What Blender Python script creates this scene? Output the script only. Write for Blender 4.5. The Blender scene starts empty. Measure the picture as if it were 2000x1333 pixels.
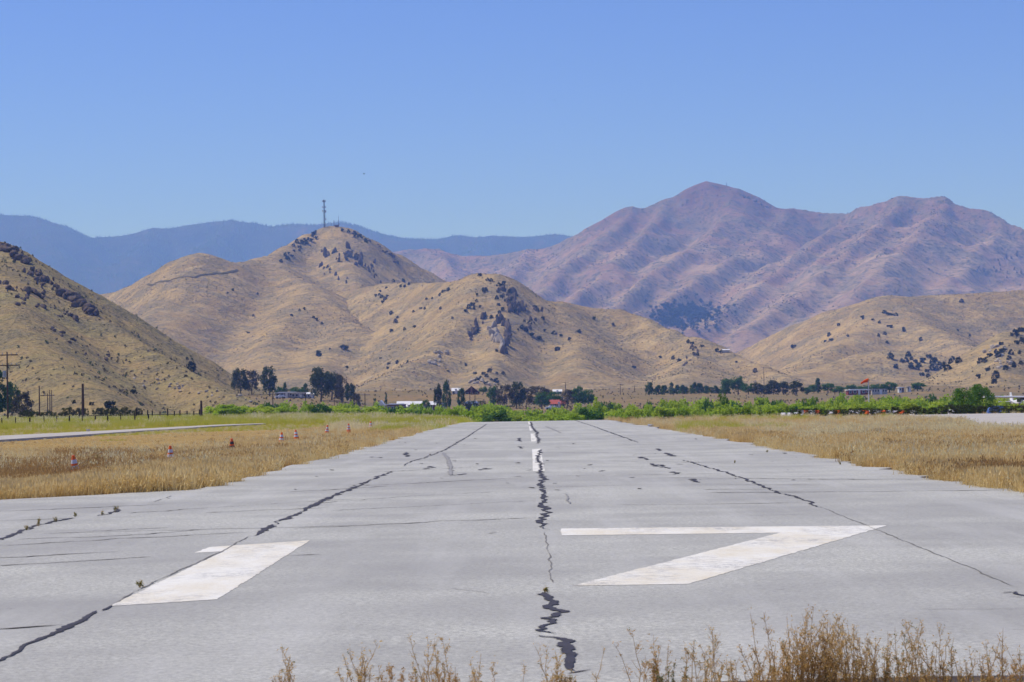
import bpy, math, random
import numpy as np
from mathutils import Vector, Matrix

# ------------------------------------------------------------------ camera, sky, sun, exposure
scene = bpy.context.scene
COL = scene.collection
F_PX, EYE = 4800.0, 1.65            # focal length in pixels of a 2000 px wide frame, eye height
ROLL = math.radians(1.0)
cam_data = bpy.data.cameras.new('camera')
cam = bpy.data.objects.new('camera', cam_data)
COL.objects.link(cam)
scene.camera = cam
cam_data.sensor_width = 36.0
cam_data.lens = F_PX / 2000.0 * 36.0
cam_data.clip_start, cam_data.clip_end = 0.5, 60000.0
cam_data.dof.use_dof = True
cam_data.dof.focus_distance = 70.0
cam_data.dof.aperture_fstop = 11.0
# the runway axis (+Y) meets the frame at (1035, 783)
u0, v0 = (1035 - 1000) / F_PX, (666.5 - 783) / F_PX
ur = u0 * math.cos(ROLL) + v0 * math.sin(ROLL)
vr = -u0 * math.sin(ROLL) + v0 * math.cos(ROLL)
yaw, pitch = math.atan(ur), -math.atan(vr)
R_CAM = (Matrix.Rotation(yaw, 3, 'Z') @ Matrix.Rotation(math.pi / 2 + pitch, 3, 'X') @ Matrix.Rotation(-ROLL, 3, 'Z'))
cam.matrix_world = Matrix.Translation((0, 0, EYE)) @ R_CAM.to_4x4()

SUN_AZ, SUN_EL = math.radians(-70), math.radians(56)
world = bpy.data.worlds.new('World')
scene.world = world
world.use_nodes = True
wnt = world.node_tree
wnt.nodes.clear()
wo = wnt.nodes.new('ShaderNodeOutputWorld')
wb = wnt.nodes.new('ShaderNodeBackground')
ws = wnt.nodes.new('ShaderNodeTexSky')
ws.sky_type = 'NISHITA'
ws.sun_disc = False
ws.sun_elevation, ws.sun_rotation = SUN_EL, SUN_AZ
ws.altitude, ws.air_density, ws.dust_density, ws.ozone_density = 1500.0, 0.7, 0.0, 4.0
wb.inputs['Strength'].default_value = 0.115
wtint = wnt.nodes.new('ShaderNodeMix'); wtint.data_type = 'RGBA'; wtint.blend_type = 'MULTIPLY'
wtint.inputs[0].default_value = 1.0
wtint.inputs[7].default_value = (0.69, 0.83, 1.52, 1)      # the camera's white balance
wnt.links.new(ws.outputs[0], wtint.inputs[6])
wnt.links.new(wtint.outputs[2], wb.inputs['Color'])
wnt.links.new(wb.outputs[0], wo.inputs['Surface'])

SUN_DIR = Vector((math.sin(SUN_AZ) * math.cos(SUN_EL), math.cos(SUN_AZ) * math.cos(SUN_EL), math.sin(SUN_EL)))
sun_data = bpy.data.lights.new('sun', 'SUN')
sun_data.energy, sun_data.angle, sun_data.color = 4.2, math.radians(0.53), (1.0, 0.95, 0.87)
sun = bpy.data.objects.new('sun', sun_data)
COL.objects.link(sun)
sun.rotation_euler = SUN_DIR.to_track_quat('Z', 'Y').to_euler()

scene.view_settings.view_transform = 'Standard'
scene.view_settings.look = 'None'
scene.view_settings.exposure = 0.0
scene.view_settings.gamma = 1.0
scene.view_settings.use_curve_mapping = False
scene.cycles.volume_bounces = 2
scene.cycles.max_bounces = 6
scene.cycles.diffuse_bounces = 2
scene.cycles.transmission_bounces = 3
scene.cycles.transparent_max_bounces = 4

random.seed(7)
rng = np.random.default_rng(7)

# ------------------------------------------------------------------ helpers: rays, heights, meshes
def ray(px, py):
    """direction through a pixel of the 2000 x 1333 frame, scaled to y = 1"""
    d = R_CAM @ Vector(((px - 1000) / F_PX, (666.5 - py) / F_PX, -1.0))
    return d / d.y

def at(px, py, depth):
    r = ray(px, py)
    return Vector((r.x * depth, depth, EYE + r.z * depth))

def flat(px, py, z=0.0):
    r = ray(px, py)
    t = (z - EYE) / r.z
    return Vector((r.x * t, t, z))

def hashn(ix, iy, seed):
    h = (ix.astype(np.int64) * 374761393 + iy.astype(np.int64) * 668265263 + seed * 974634777) & 0xffffffff
    h = ((h ^ (h >> 13)) * 1274126177) & 0xffffffff
    h = ((h ^ (h >> 16)) * 2246822519) & 0xffffffff
    return ((h ^ (h >> 15)) & 0xffffff) / float(0xffffff)

def vnoise(x, y, seed=0):
    x = np.asarray(x, float); y = np.asarray(y, float)
    ix, iy = np.floor(x), np.floor(y)
    fx, fy = x - ix, y - iy
    fx, fy = fx * fx * fx * (fx * (fx * 6 - 15) + 10), fy * fy * fy * (fy * (fy * 6 - 15) + 10)
    a, b = hashn(ix, iy, seed), hashn(ix + 1, iy, seed)
    c, d = hashn(ix, iy + 1, seed), hashn(ix + 1, iy + 1, seed)
    return (a + (b - a) * fx) * (1 - fy) + (c + (d - c) * fx) * fy

def fbm(x, y, octaves=4, seed=0, ridged=False):
    s, amp, tot = 0.0, 1.0, 0.0
    for o in range(octaves):
        n = vnoise(x * 2 ** o + o * 17.3, y * 2 ** o - o * 9.1, seed + o)
        n = 1 - np.abs(2 * n - 1) * 1.6 if ridged else 2 * n - 1
        s = s + amp * n; tot += amp; amp *= 0.5
    return s / tot

def smax(a, b, k):
    h = np.clip(0.5 + 0.5 * (a - b) / k, 0, 1)
    return b + (a - b) * h + k * h * (1 - h)

def mesh_obj(name, verts, faces, material=None, parent=None, smooth=False, link=True):
    me = bpy.data.meshes.new(name)
    verts = np.asarray(verts, dtype=np.float32).reshape(-1, 3)
    if isinstance(faces, np.ndarray):
        nf, k = faces.shape
        me.vertices.add(len(verts)); me.vertices.foreach_set('co', verts.ravel())
        me.loops.add(nf * k); me.loops.foreach_set('vertex_index', faces.astype(np.int32).ravel())
        me.polygons.add(nf)
        me.polygons.foreach_set('loop_start', np.arange(0, nf * k, k, dtype=np.int32))
        me.update(calc_edges=True)
    else:
        me.from_pydata(verts.tolist(), [], faces)
        me.update()
    if smooth:
        me.polygons.foreach_set('use_smooth', np.ones(len(me.polygons), dtype=bool))
    if material:
        me.materials.append(material)
    o = bpy.data.objects.new(name, me)
    if link:
        COL.objects.link(o)
    if parent:
        o.parent = parent
    return o

def tag(o, label=None, category=None, group=None, kind=None):
    if label: o['label'] = label
    if category: o['category'] = category
    if group: o['group'] = group
    if kind: o['kind'] = kind
    return o

def empty(name, loc=(0, 0, 0), rz=0.0, link=True):
    o = bpy.data.objects.new(name, None)
    o.empty_display_size = 0.2
    if link: COL.objects.link(o)
    o.location = loc; o.rotation_euler = (0, 0, rz)
    return o

class MB:
    """collects simple shapes, then links them as one mesh object"""
    def __init__(s): s.v, s.f = [], []
    def add(s, vs, fs):
        n = len(s.v); s.v += [tuple(v) for v in vs]; s.f += [tuple(i + n for i in f) for f in fs]; return s
    def box(s, c, d, rz=0.0):
        hx, hy, hz = d[0] / 2, d[1] / 2, d[2] / 2
        ca, sa = math.cos(rz), math.sin(rz)
        vs = [(c[0] + x * ca - y * sa, c[1] + x * sa + y * ca, c[2] + z) for z in (-hz, hz) for x, y in ((-hx, -hy), (hx, -hy), (hx, hy), (-hx, hy))]
        return s.add(vs, [(3, 2, 1, 0), (4, 5, 6, 7), (0, 1, 5, 4), (1, 2, 6, 5), (2, 3, 7, 6), (3, 0, 4, 7)])
    def tube(s, pts, radii, n=8, cap=True):
        pts = [Vector(p) for p in pts]; rings = []
        for i, p in enumerate(pts):
            d = (pts[min(i + 1, len(pts) - 1)] - pts[max(i - 1, 0)]).normalized()
            a = d.cross(Vector((0.3, 1, 0.1)) if abs(d.y) < 0.9 else Vector((1, 0, 0))).normalized(); b = d.cross(a)
            r = radii[i] if hasattr(radii, '__len__') else radii
            rings.append([p + (a * math.cos(t) + b * math.sin(t)) * r for t in (2 * math.pi * k / n for k in range(n))])
        vs = [v for r in rings for v in r]; fs = []
        for i in range(len(pts) - 1):
            for k in range(n):
                fs.append((i * n + k, i * n + (k + 1) % n, (i + 1) * n + (k + 1) % n, (i + 1) * n + k))
        if cap:
            fs.append(tuple(range(n - 1, -1, -1))); fs.append(tuple((len(pts) - 1) * n + k for k in range(n)))
        return s.add(vs, fs)
    def build(s, name, material, parent=None, smooth=False, link=True):
        return mesh_obj(name, s.v, s.f, material, parent, smooth, link)

def copy_tree(src, loc, rz=0.0, scale=(1, 1, 1)):
    """a linked copy of an unlinked thing and of its parts"""
    r = src.copy(); COL.objects.link(r)
    r.location = loc; r.rotation_euler = (0, 0, rz); r.scale = scale
    for ch in src.children:
        c = ch.copy(); COL.objects.link(c); c.parent = r
        for g in ch.children:
            d = g.copy(); COL.objects.link(d); d.parent = c
    return r

# ------------------------------------------------------------------ materials
class NT:
    def __init__(s, name):
        s.m = bpy.data.materials.new(name); s.m.use_nodes = True
        s.t = s.m.node_tree; s.t.nodes.clear()
        s.out = s.t.nodes.new('ShaderNodeOutputMaterial')
        s.tc = None
    def n(s, typ, **kw):
        nd = s.t.nodes.new(typ)
        for k, v in kw.items():
            if k.startswith('i_'):
                nd.inputs[k[2:].replace('_', ' ')].default_value = v
            else: setattr(nd, k, v)
        return nd
    def l(s, a, b): s.t.links.new(a, b)
    def coord(s, scale=(1, 1, 1), rot=(0, 0, 0)):
        if s.tc is None: s.tc = s.n('ShaderNodeTexCoord')
        mp = s.n('ShaderNodeMapping'); mp.inputs['Scale'].default_value = scale; mp.inputs['Rotation'].default_value = rot
        s.l(s.tc.outputs['Object'], mp.inputs['Vector']); return mp.outputs[0]
    def noise(s, scale, detail=4, rough=0.55, vec=None, dist=0.0):
        nd = s.n('ShaderNodeTexNoise'); nd.inputs['Scale'].default_value = scale
        nd.inputs['Detail'].default_value = detail; nd.inputs['Roughness'].default_value = rough; nd.inputs['Distortion'].default_value = dist
        s.l(vec if vec is not None else s.coord(), nd.inputs['Vector']); return nd.outputs[0]
    def ramp(s, fac, stops, interp='LINEAR'):
        nd = s.n('ShaderNodeValToRGB'); nd.color_ramp.interpolation = interp
        el = nd.color_ramp.elements
        while len(el) > 1: el.remove(el[-1])
        for i, (p, c) in enumerate(stops):
            e = el[0] if i == 0 else el.new(p)
            e.position = p; c = (c, c, c) if not hasattr(c, '__len__') else c
            e.color = (*c, 1)
        s.l(fac, nd.inputs[0]); return nd.outputs[0]
    def mix(s, fac, a, b, blend='MIX'):
        nd = s.n('ShaderNodeMix', data_type='RGBA', blend_type=blend)
        for val, idx in ((fac, 0), (a, 6), (b, 7)):
            if hasattr(val, 'node'): s.l(val, nd.inputs[idx])
            elif idx == 0: nd.inputs[0].default_value = val
            else: nd.inputs[idx].default_value = (*val, 1)
        return nd.outputs[2]
    def math(s, op, a, b=0.0, clamp=False):
        nd = s.n('ShaderNodeMath', operation=op, use_clamp=clamp)
        for i, v in enumerate((a, b)):
            if hasattr(v, 'node'): s.l(v, nd.inputs[i])
            else: nd.inputs[i].default_value = v
        return nd.outputs[0]
    def rnd(s):
        return s.n('ShaderNodeObjectInfo').outputs['Random']
    def bump(s, height, strength=0.5, dist=1.0):
        nd = s.n('ShaderNodeBump'); nd.inputs['Strength'].default_value = strength; nd.inputs['Distance'].default_value = dist
        s.l(height, nd.inputs['Height']); return nd.outputs[0]
    def surface(s, color, rough=0.9, spec=0.2, normal=None, metal=0.0):
        b = s.n('ShaderNodeBsdfPrincipled')
        b.inputs['Roughness'].default_value = rough; b.inputs['Specular IOR Level'].default_value = spec; b.inputs['Metallic'].default_value = metal
        if hasattr(color, 'node'): s.l(color, b.inputs['Base Color'])
        else: b.inputs['Base Color'].default_value = (*color, 1)
        if normal is not None: s.l(normal, b.inputs['Normal'])
        s.l(b.outputs[0], s.out.inputs['Surface']); return s.m
    def leafy(s, color, transl=0.3):
        d, t, mx = s.n('ShaderNodeBsdfDiffuse'), s.n('ShaderNodeBsdfTranslucent'), s.n('ShaderNodeMixShader')
        mx.inputs[0].default_value = transl
        for b in (d, t):
            if hasattr(color, 'node'): s.l(color, b.inputs['Color'])
            else: b.inputs['Color'].default_value = (*color, 1)
        s.l(d.outputs[0], mx.inputs[1]); s.l(t.outputs[0], mx.inputs[2]); s.l(mx.outputs[0], s.out.inputs['Surface']); return s.m

def plain(name, color, rough=0.7, spec=0.3, metal=0.0, var=0.15):
    t = NT(name); c2 = tuple(x * (1 - var) for x in color)
    return t.surface(t.mix(t.ramp(t.noise(3.0, 5), [(0.35, 0.0), (0.65, 1.0)]), color, c2), rough, spec, None, metal)

def leaf_mat(name, a, b, c=None, transl=0.3, scale=0.6):
    t = NT(name)
    n = t.ramp(t.noise(scale, 3), [(0.35, 0.0), (0.65, 1.0)])
    col = t.mix(n, a, b)
    col = t.mix(t.math('MULTIPLY', t.rnd(), 0.75), col, c if c else tuple(x * 0.75 for x in a))
    return t.leafy(col, transl)

def hill_mat(name, straw, tan, sage, patch=1 / 70.0, sage_amt=0.7, speck=0.75, fine=0.35, dark=(0.07, 0.07, 0.045), bump=0.9, bright=(0.55, 0.44, 0.24), high=None):
    t = NT(name)
    big = t.noise(patch, 6, 0.65, dist=0.6)
    mid = t.noise(patch * 5, 6, 0.7)
    fin = t.noise(fine, 5, 0.7)
    col = t.mix(t.ramp(big, [(0.40, 0.0), (0.60, 1.0)]), straw, tan)
    col = t.mix(t.ramp(t.noise(patch * 2.3, 6, 0.7, dist=1.0), [(0.55, 0.0), (0.66, 0.7)]), col, bright)
    if high:                                   # a vegetation zone above a certain height
        geo = t.n('ShaderNodeNewGeometry'); sp_ = t.n('ShaderNodeSeparateXYZ'); t.l(geo.outputs['Position'], sp_.inputs[0])
        zz = t.math('ADD', t.math('MULTIPLY', t.math('SUBTRACT', sp_.outputs['Z'], high[0]), 1 / high[1]), t.math('MULTIPLY', t.math('SUBTRACT', mid, 0.5), 2.2))
        col = t.mix(t.math('MULTIPLY', t.ramp(zz, [(0.0, 0.0), (1.0, 1.0)]), 0.8), col, high[2])
    s = t.math('ADD', t.math('MULTIPLY', mid, 0.5), t.math('MULTIPLY', t.noise(patch * 1.7, 5, 0.65), 0.5))
    col = t.mix(t.ramp(s, [(0.45, 0.0), (0.56, sage_amt)]), col, sage)
    sp = t.math('MULTIPLY', t.ramp(fin, [(0.50, 0.0), (0.62, 1.0)]), t.ramp(s, [(0.40, 0.25), (0.54, 1.0)]))
    col = t.mix(t.math('MULTIPLY', sp, speck), col, dark)
    h = t.math('ADD', t.math('MULTIPLY', mid, 5.0), t.math('MULTIPLY', fin, 1.6))
    return t.surface(col, 1.0, 0.0, t.bump(h, bump, 1.4))

M = {}
M['hill'] = hill_mat('dry_grass_hill', (0.55, 0.40, 0.195), (0.41, 0.295, 0.15), (0.28, 0.245, 0.165), dark=(0.13, 0.115, 0.075), bright=(0.66, 0.52, 0.29))
M['hill_left'] = hill_mat('green_tinged_hill', (0.52, 0.375, 0.18), (0.45, 0.365, 0.17), (0.30, 0.26, 0.165), patch=1 / 45.0, fine=0.7, speck=0.85, bright=(0.42, 0.37, 0.17))
M['mountain'] = hill_mat('brush_mountain', (0.375, 0.275, 0.19), (0.30, 0.195, 0.14), (0.205, 0.18, 0.135), patch=1 / 300.0, sage_amt=0.75, fine=1 / 15.0, speck=0.7, dark=(0.05, 0.055, 0.045), bump=1.0, bright=(0.46, 0.36, 0.25), high=(330.0, 260.0, (0.15, 0.075, 0.06)))
M['range'] = hill_mat('forest_range', (0.06, 0.055, 0.05), (0.04, 0.046, 0.038), (0.022, 0.03, 0.026), patch=1 / 420.0, fine=1 / 30.0, speck=0.7, dark=(0.018, 0.024, 0.02), bump=1.0, bright=(0.13, 0.095, 0.08))

# ground: straw, dirt and green by place
t = NT('field_ground')
geo = t.n('ShaderNodeNewGeometry'); sep = t.n('ShaderNodeSeparateXYZ'); t.l(geo.outputs['Position'], sep.inputs[0])
g1 = t.noise(0.09, 5, 0.6); g2 = t.noise(1.3, 6, 0.65); g3 = t.noise(18.0, 4, 0.6)
col = t.mix(t.ramp(g1, [(0.36, 0.0), (0.64, 1.0)]), (0.45, 0.31, 0.12), (0.38, 0.27, 0.12))
col = t.mix(t.ramp(g2, [(0.45, 0.0), (0.7, 0.7)]), col, (0.17, 0.105, 0.05))
col = t.mix(t.ramp(g3, [(0.5, 0.0), (0.75, 0.6)]), col, (0.11, 0.07, 0.035))
far = t.math('MULTIPLY', t.math('SUBTRACT', sep.outputs['Y'], 215.0), 1 / 60.0, True)
fc = t.mix(t.ramp(t.noise(0.02, 5, 0.6), [(0.4, 0.0), (0.6, 1.0)]), (0.27, 0.19, 0.10), (0.21, 0.17, 0.10))
fc = t.mix(t.ramp(t.noise(0.25, 5, 0.65), [(0.5, 0.0), (0.66, 0.8)]), fc, (0.12, 0.11, 0.065))
col = t.mix(far, col, fc)
M['ground'] = t.surface(col, 1.0, 0.0, t.bump(g2, 0.5, 0.15))

# weathered asphalt
t = NT('weathered_asphalt')
grain = t.noise(34.0, 4, 0.8); grain2 = t.noise(15.0, 6, 0.8)
blotch = t.noise(0.35, 6, 0.62); streak = t.noise(0.8, 5, 0.6, t.coord((1.6, 0.12, 1)))
col = t.mix(t.ramp(grain, [(0.32, 0.0), (0.68, 1.0)]), (0.24, 0.237, 0.215), (0.66, 0.655, 0.585))
col = t.mix(t.ramp(grain2, [(0.38, 0.7), (0.50, 0.0)]), col, (0.26, 0.256, 0.242))
col = t.mix(t.ramp(grain2, [(0.50, 0.0), (0.62, 0.7)]), col, (0.64, 0.635, 0.57))
col = t.mix(t.ramp(blotch, [(0.36, 0.55), (0.56, 0.0)]), col, (0.285, 0.28, 0.265))
col = t.mix(t.ramp(t.noise(0.11, 5, 0.6), [(0.40, 0.6), (0.56, 0.0)]), col, (0.31, 0.305, 0.29))
col = t.mix(t.ramp(streak, [(0.50, 0.0), (0.72, 0.45)]), col, (0.52, 0.515, 0.485))
spk = t.ramp(t.noise(3.1, 5, 0.75), [(0.66, 0.0), (0.70, 0.55)])
col = t.mix(spk, col, (0.17, 0.165, 0.16))
M['asphalt'] = t.surface(col, 0.88, 0.25, t.bump(t.math('ADD', grain, grain2), 0.35, 0.012))

t = NT('old_concrete')
col = t.mix(t.ramp(t.noise(0.5, 5), [(0.4, 0.0), (0.6, 1.0)]), (0.50, 0.47, 0.43), (0.42, 0.39, 0.35))
col = t.mix(t.ramp(t.noise(12, 4), [(0.5, 0.0), (0.7, 0.5)]), col, (0.34, 0.31, 0.27))
M['concrete'] = t.surface(col, 0.95, 0.1)

def paint_mat(name, stain):
    t = NT(name)
    n = t.noise(1.1, 6, 0.7, t.coord((1.0, 0.35, 1)))
    col = t.mix(t.ramp(n, [(0.42, 0.0), (0.64, stain)]), (0.80, 0.78, 0.70), (0.66, 0.56, 0.36))
    col = t.mix(t.ramp(t.noise(30.0, 5, 0.8), [(0.54, 0.0), (0.66, 0.6)]), col, (0.40, 0.385, 0.35))
    chips = t.math('MULTIPLY', t.ramp(t.noise(7.0, 6, 0.85), [(0.47, 0.0), (0.56, 1.0)]), t.ramp(t.noise(0.9, 4, 0.6, t.coord((1.0, 0.4, 1))), [(0.46, 0.05), (0.64, 0.9)]))
    col = t.mix(chips, col, (0.36, 0.35, 0.335))
    return t.surface(col, 0.75, 0.25)
M['paint'] = paint_mat('stained_white_paint', 0.6)
M['paint_worn'] = paint_mat('worn_white_paint', 0.15)
M['tar'] = plain('crack_tar', (0.055, 0.05, 0.06), 0.75, 0.3, var=0.3)
M['hair'] = plain('open_crack', (0.09, 0.084, 0.084), 0.95, 0.0, var=0.4)
M['seam'] = plain('faint_seam', (0.27, 0.263, 0.255), 0.95, 0.0, var=0.4)
M['skid'] = plain('rubber_mark', (0.33, 0.325, 0.32), 0.9, 0.1, var=0.2)

M['rock'] = (lambda t: t.surface(t.mix(t.ramp(t.noise(0.35, 6, 0.65), [(0.38, 0.0), (0.62, 1.0)]), (0.18, 0.14, 0.11), (0.08, 0.062, 0.055)), 1.0, 0.0, t.bump(t.noise(0.7, 5), 0.7, 0.6)))(NT('dark_granite'))
M['rock_pale'] = (lambda t: t.surface(t.mix(t.ramp(t.noise(0.3, 6, 0.65), [(0.38, 0.0), (0.62, 1.0)]), (0.52, 0.45, 0.36), (0.30, 0.25, 0.20)), 1.0, 0.0, t.bump(t.noise(0.7, 5), 0.7, 0.6)))(NT('pale_granite'))
M['bark'] = plain('grey_bark', (0.20, 0.16, 0.12), 0.95, 0.05, var=0.4)
M['euc'] = leaf_mat('eucalyptus_leaf', (0.085, 0.125, 0.050), (0.055, 0.085, 0.038), (0.10, 0.115, 0.055), 0.25)
M['greyleaf'] = leaf_mat('grey_brown_leaf', (0.14, 0.125, 0.08), (0.10, 0.095, 0.065), (0.115, 0.105, 0.07), 0.2)
M['green'] = leaf_mat('broadleaf_green', (0.085, 0.20, 0.045), (0.06, 0.145, 0.035), (0.11, 0.205, 0.05), 0.35)
M['darkgreen'] = leaf_mat('dark_conifer_leaf', (0.085, 0.16, 0.06), (0.06, 0.115, 0.05), (0.11, 0.18, 0.065), 0.3)
M['olive'] = leaf_mat('olive_leaf', (0.10, 0.115, 0.045), (0.065, 0.085, 0.035), (0.085, 0.10, 0.04), 0.25)
M['willow'] = leaf_mat('willow_leaf', (0.38, 0.52, 0.05), (0.27, 0.42, 0.04), (0.50, 0.58, 0.08), 0.48)
M['cotton'] = leaf_mat('cottonwood_leaf', (0.13, 0.27, 0.03), (0.085, 0.19, 0.025), (0.17, 0.29, 0.04), 0.35)
M['hedge'] = leaf_mat('hedge_leaf', (0.075, 0.10, 0.026), (0.05, 0.062, 0.022), (0.085, 0.085, 0.03), 0.2, 1.5)
M['bush'] = leaf_mat('oak_bush_leaf', (0.040, 0.052, 0.025), (0.028, 0.038, 0.02), (0.055, 0.064, 0.03), 0.1)
M['brush'] = leaf_mat('mountain_brush_leaf', (0.085, 0.085, 0.055), (0.06, 0.065, 0.045), (0.11, 0.10, 0.065), 0.1)
M['sage'] = leaf_mat('sage_leaf', (0.14, 0.125, 0.08), (0.095, 0.09, 0.058), (0.19, 0.165, 0.10), 0.15)
M['sage_green'] = leaf_mat('green_scrub_leaf', (0.10, 0.145, 0.055), (0.075, 0.115, 0.05), (0.12, 0.15, 0.07), 0.2)
M['straw'] = leaf_mat('dry_straw', (0.80, 0.60, 0.25), (0.62, 0.42, 0.15), (0.88, 0.72, 0.38), 0.4, 3.0)
M['straw_pale'] = leaf_mat('pale_straw', (0.88, 0.78, 0.48), (0.74, 0.62, 0.34), (0.80, 0.74, 0.42), 0.4, 3.0)
M['grass_green'] = leaf_mat('yellow_green_grass', (0.60, 0.60, 0.07), (0.42, 0.48, 0.05), (0.70, 0.60, 0.13), 0.4, 2.0)
M['weed_stem'] = leaf_mat('dry_weed_stem', (0.50, 0.32, 0.13), (0.34, 0.19, 0.07), (0.64, 0.47, 0.22), 0.3, 5.0)
M['weed_seed'] = leaf_mat('dry_weed_seed', (0.68, 0.43, 0.15), (0.50, 0.27, 0.08), (0.80, 0.60, 0.27), 0.4, 5.0)
M['rust'] = leaf_mat('rusty_grass', (0.46, 0.27, 0.10), (0.36, 0.20, 0.075), (0.52, 0.36, 0.15), 0.35, 3.0)
M['weed_leaf'] = leaf_mat('green_weed_leaf', (0.14, 0.20, 0.05), (0.09, 0.14, 0.035), (0.22, 0.25, 0.07), 0.35, 5.0)
M['wood'] = plain('weathered_pole_wood', (0.13, 0.085, 0.06), 0.95, 0.05, var=0.4)
M['post'] = plain('dark_fence_post', (0.045, 0.035, 0.03), 0.95, 0.05, var=0.3)
M['metal'] = plain('galvanised_metal', (0.42, 0.43, 0.45), 0.5, 0.4, 0.3)
M['dark_metal'] = plain('dark_tower_steel', (0.10, 0.10, 0.12), 0.7, 0.2)
M['white'] = plain('white_paint', (0.80, 0.80, 0.80), 0.5, 0.3, var=0.08)
M['cream'] = plain('cream_wall', (0.55, 0.50, 0.42), 0.8, 0.1)
M['grey_wall'] = plain('grey_wall', (0.30, 0.29, 0.31), 0.85, 0.1)
M['brown_wall'] = plain('brown_wall', (0.20, 0.13, 0.10), 0.85, 0.1)
M['red_wall'] = plain('red_wall', (0.24, 0.055, 0.05), 0.85, 0.1)
M['red_roof'] = plain('red_roof', (0.42, 0.10, 0.07), 0.7, 0.2)
M['dark_roof'] = plain('dark_red_roof', (0.095, 0.045, 0.05), 0.85, 0.1)
M['glass'] = plain('window_glass', (0.03, 0.035, 0.045), 0.15, 0.6, var=0.1)
M['orange'] = plain('safety_orange', (0.95, 0.15, 0.015), 0.5, 0.3)
M['cone_white'] = plain('reflective_collar', (0.70, 0.68, 0.68), 0.5, 0.3)
M['cone_dark'] = plain('soiled_collar', (0.10, 0.07, 0.06), 0.7, 0.2)
M['rubber'] = plain('black_rubber', (0.025, 0.025, 0.025), 0.8, 0.2)
M['sock'] = leaf_mat('windsock_cloth', (0.85, 0.16, 0.02), (0.75, 0.12, 0.02), (0.85, 0.16, 0.02), 0.35)
M['blue'] = plain('blue_tarp', (0.08, 0.16, 0.42), 0.6, 0.3)
M['bird'] = plain('dark_feathers', (0.03, 0.03, 0.035), 0.9, 0.0)
M['brick'] = plain('chimney_brick', (0.30, 0.17, 0.14), 0.9, 0.1)

# ------------------------------------------------------------------ terrain
def runway_z(y):
    y = np.asarray(y, float)
    d = np.clip(y - 192.0, 0, None)
    return np.where(d < 150, -d * d / 3000.0, -7.5 - (d - 150) * 0.1)

def ground_z(x, y):
    x = np.asarray(x, float); y = np.asarray(y, float)
    s = x / np.clip(y, 30, None)
    y0 = np.interp(s, [-0.2, -0.155, -0.10, -0.06, -0.025, 0.05], [760, 430, 320, 262, 194, 192])
    d = np.clip(y - y0, 0, None)
    fall = np.where(d < 150, -d * d / 3000.0, -7.5 - (d - 150) * 0.1)
    floor = np.interp(y, [0, 470, 600, 760, 850, 925, 1000, 1150, 1500, 2000, 4000, 20000], [-7, -7, -5, -2, -0.6, -0.2, 2.6, 4.0, 7.5, 12, 25, 60])
    ss = lambda v: np.clip(v, 0, 1) ** 2 * (3 - 2 * np.clip(v, 0, 1))
    rise = np.maximum(4.2 * ss((-0.055 - s) / 0.03) * ss((y - 740) / 150), 2.9 * ss((y - 925) / 50) * ss((0.02 - s) / 0.03))
    floor = floor + rise * ss((1600 - y) / 400)
    g = smax(fall, floor, 1.2)
    g = g + 0.02 * fbm(x / 9, y / 14, 3, 5) * np.clip((np.abs(x - 1.5) - 9) / 6, 0, 1) * np.clip((y - 30) / 30, 0, 1)
    return g + 0.9 * fbm(x / 60, y / 60, 3, 9) * np.clip((y - 560) / 300, 0, 1) - 0.07

HF = []   # height fields: (x0, y0, step, array)
def hf_sample(h, x, y):
    x0, y0, st, a = h
    gx, gy = (x - x0) / st, (y - y0) / st
    ny, nx = a.shape
    ok = (gx >= 0) & (gy >= 0) & (gx < nx - 1) & (gy < ny - 1)
    ix = np.clip(gx.astype(int), 0, nx - 2); iy = np.clip(gy.astype(int), 0, ny - 2)
    fx, fy = gx - ix, gy - iy
    v = (a[iy, ix] * (1 - fx) + a[iy, ix + 1] * fx) * (1 - fy) + (a[iy + 1, ix] * (1 - fx) + a[iy + 1, ix + 1] * fx) * fy
    return np.where(ok, v, -1e6)

def height(x, y):
    x = np.asarray(x, float); y = np.asarray(y, float)
    z = ground_z(x, y)
    for h in HF: z = np.maximum(z, hf_sample(h, x, y))
    return z

_T = np.geomspace(9.0, 16000.0, 7000)
def hit(px, py):
    """where the line of sight through a pixel first meets the land"""
    r = ray(px, py)
    d = EYE + r.z * _T - height(r.x * _T, _T)
    k = np.argmax(d < 0)
    if d[k] >= 0: return None
    a, b = d[k - 1], d[k]
    tt = _T[k - 1] + (_T[k] - _T[k - 1]) * a / (a - b)
    return Vector((r.x * tt, tt, EYE + r.z * tt))

def on_land(px, depth):
    r = ray(px, 790)
    x = r.x * depth
    return Vector((x, depth, float(height(x, depth))))

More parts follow.
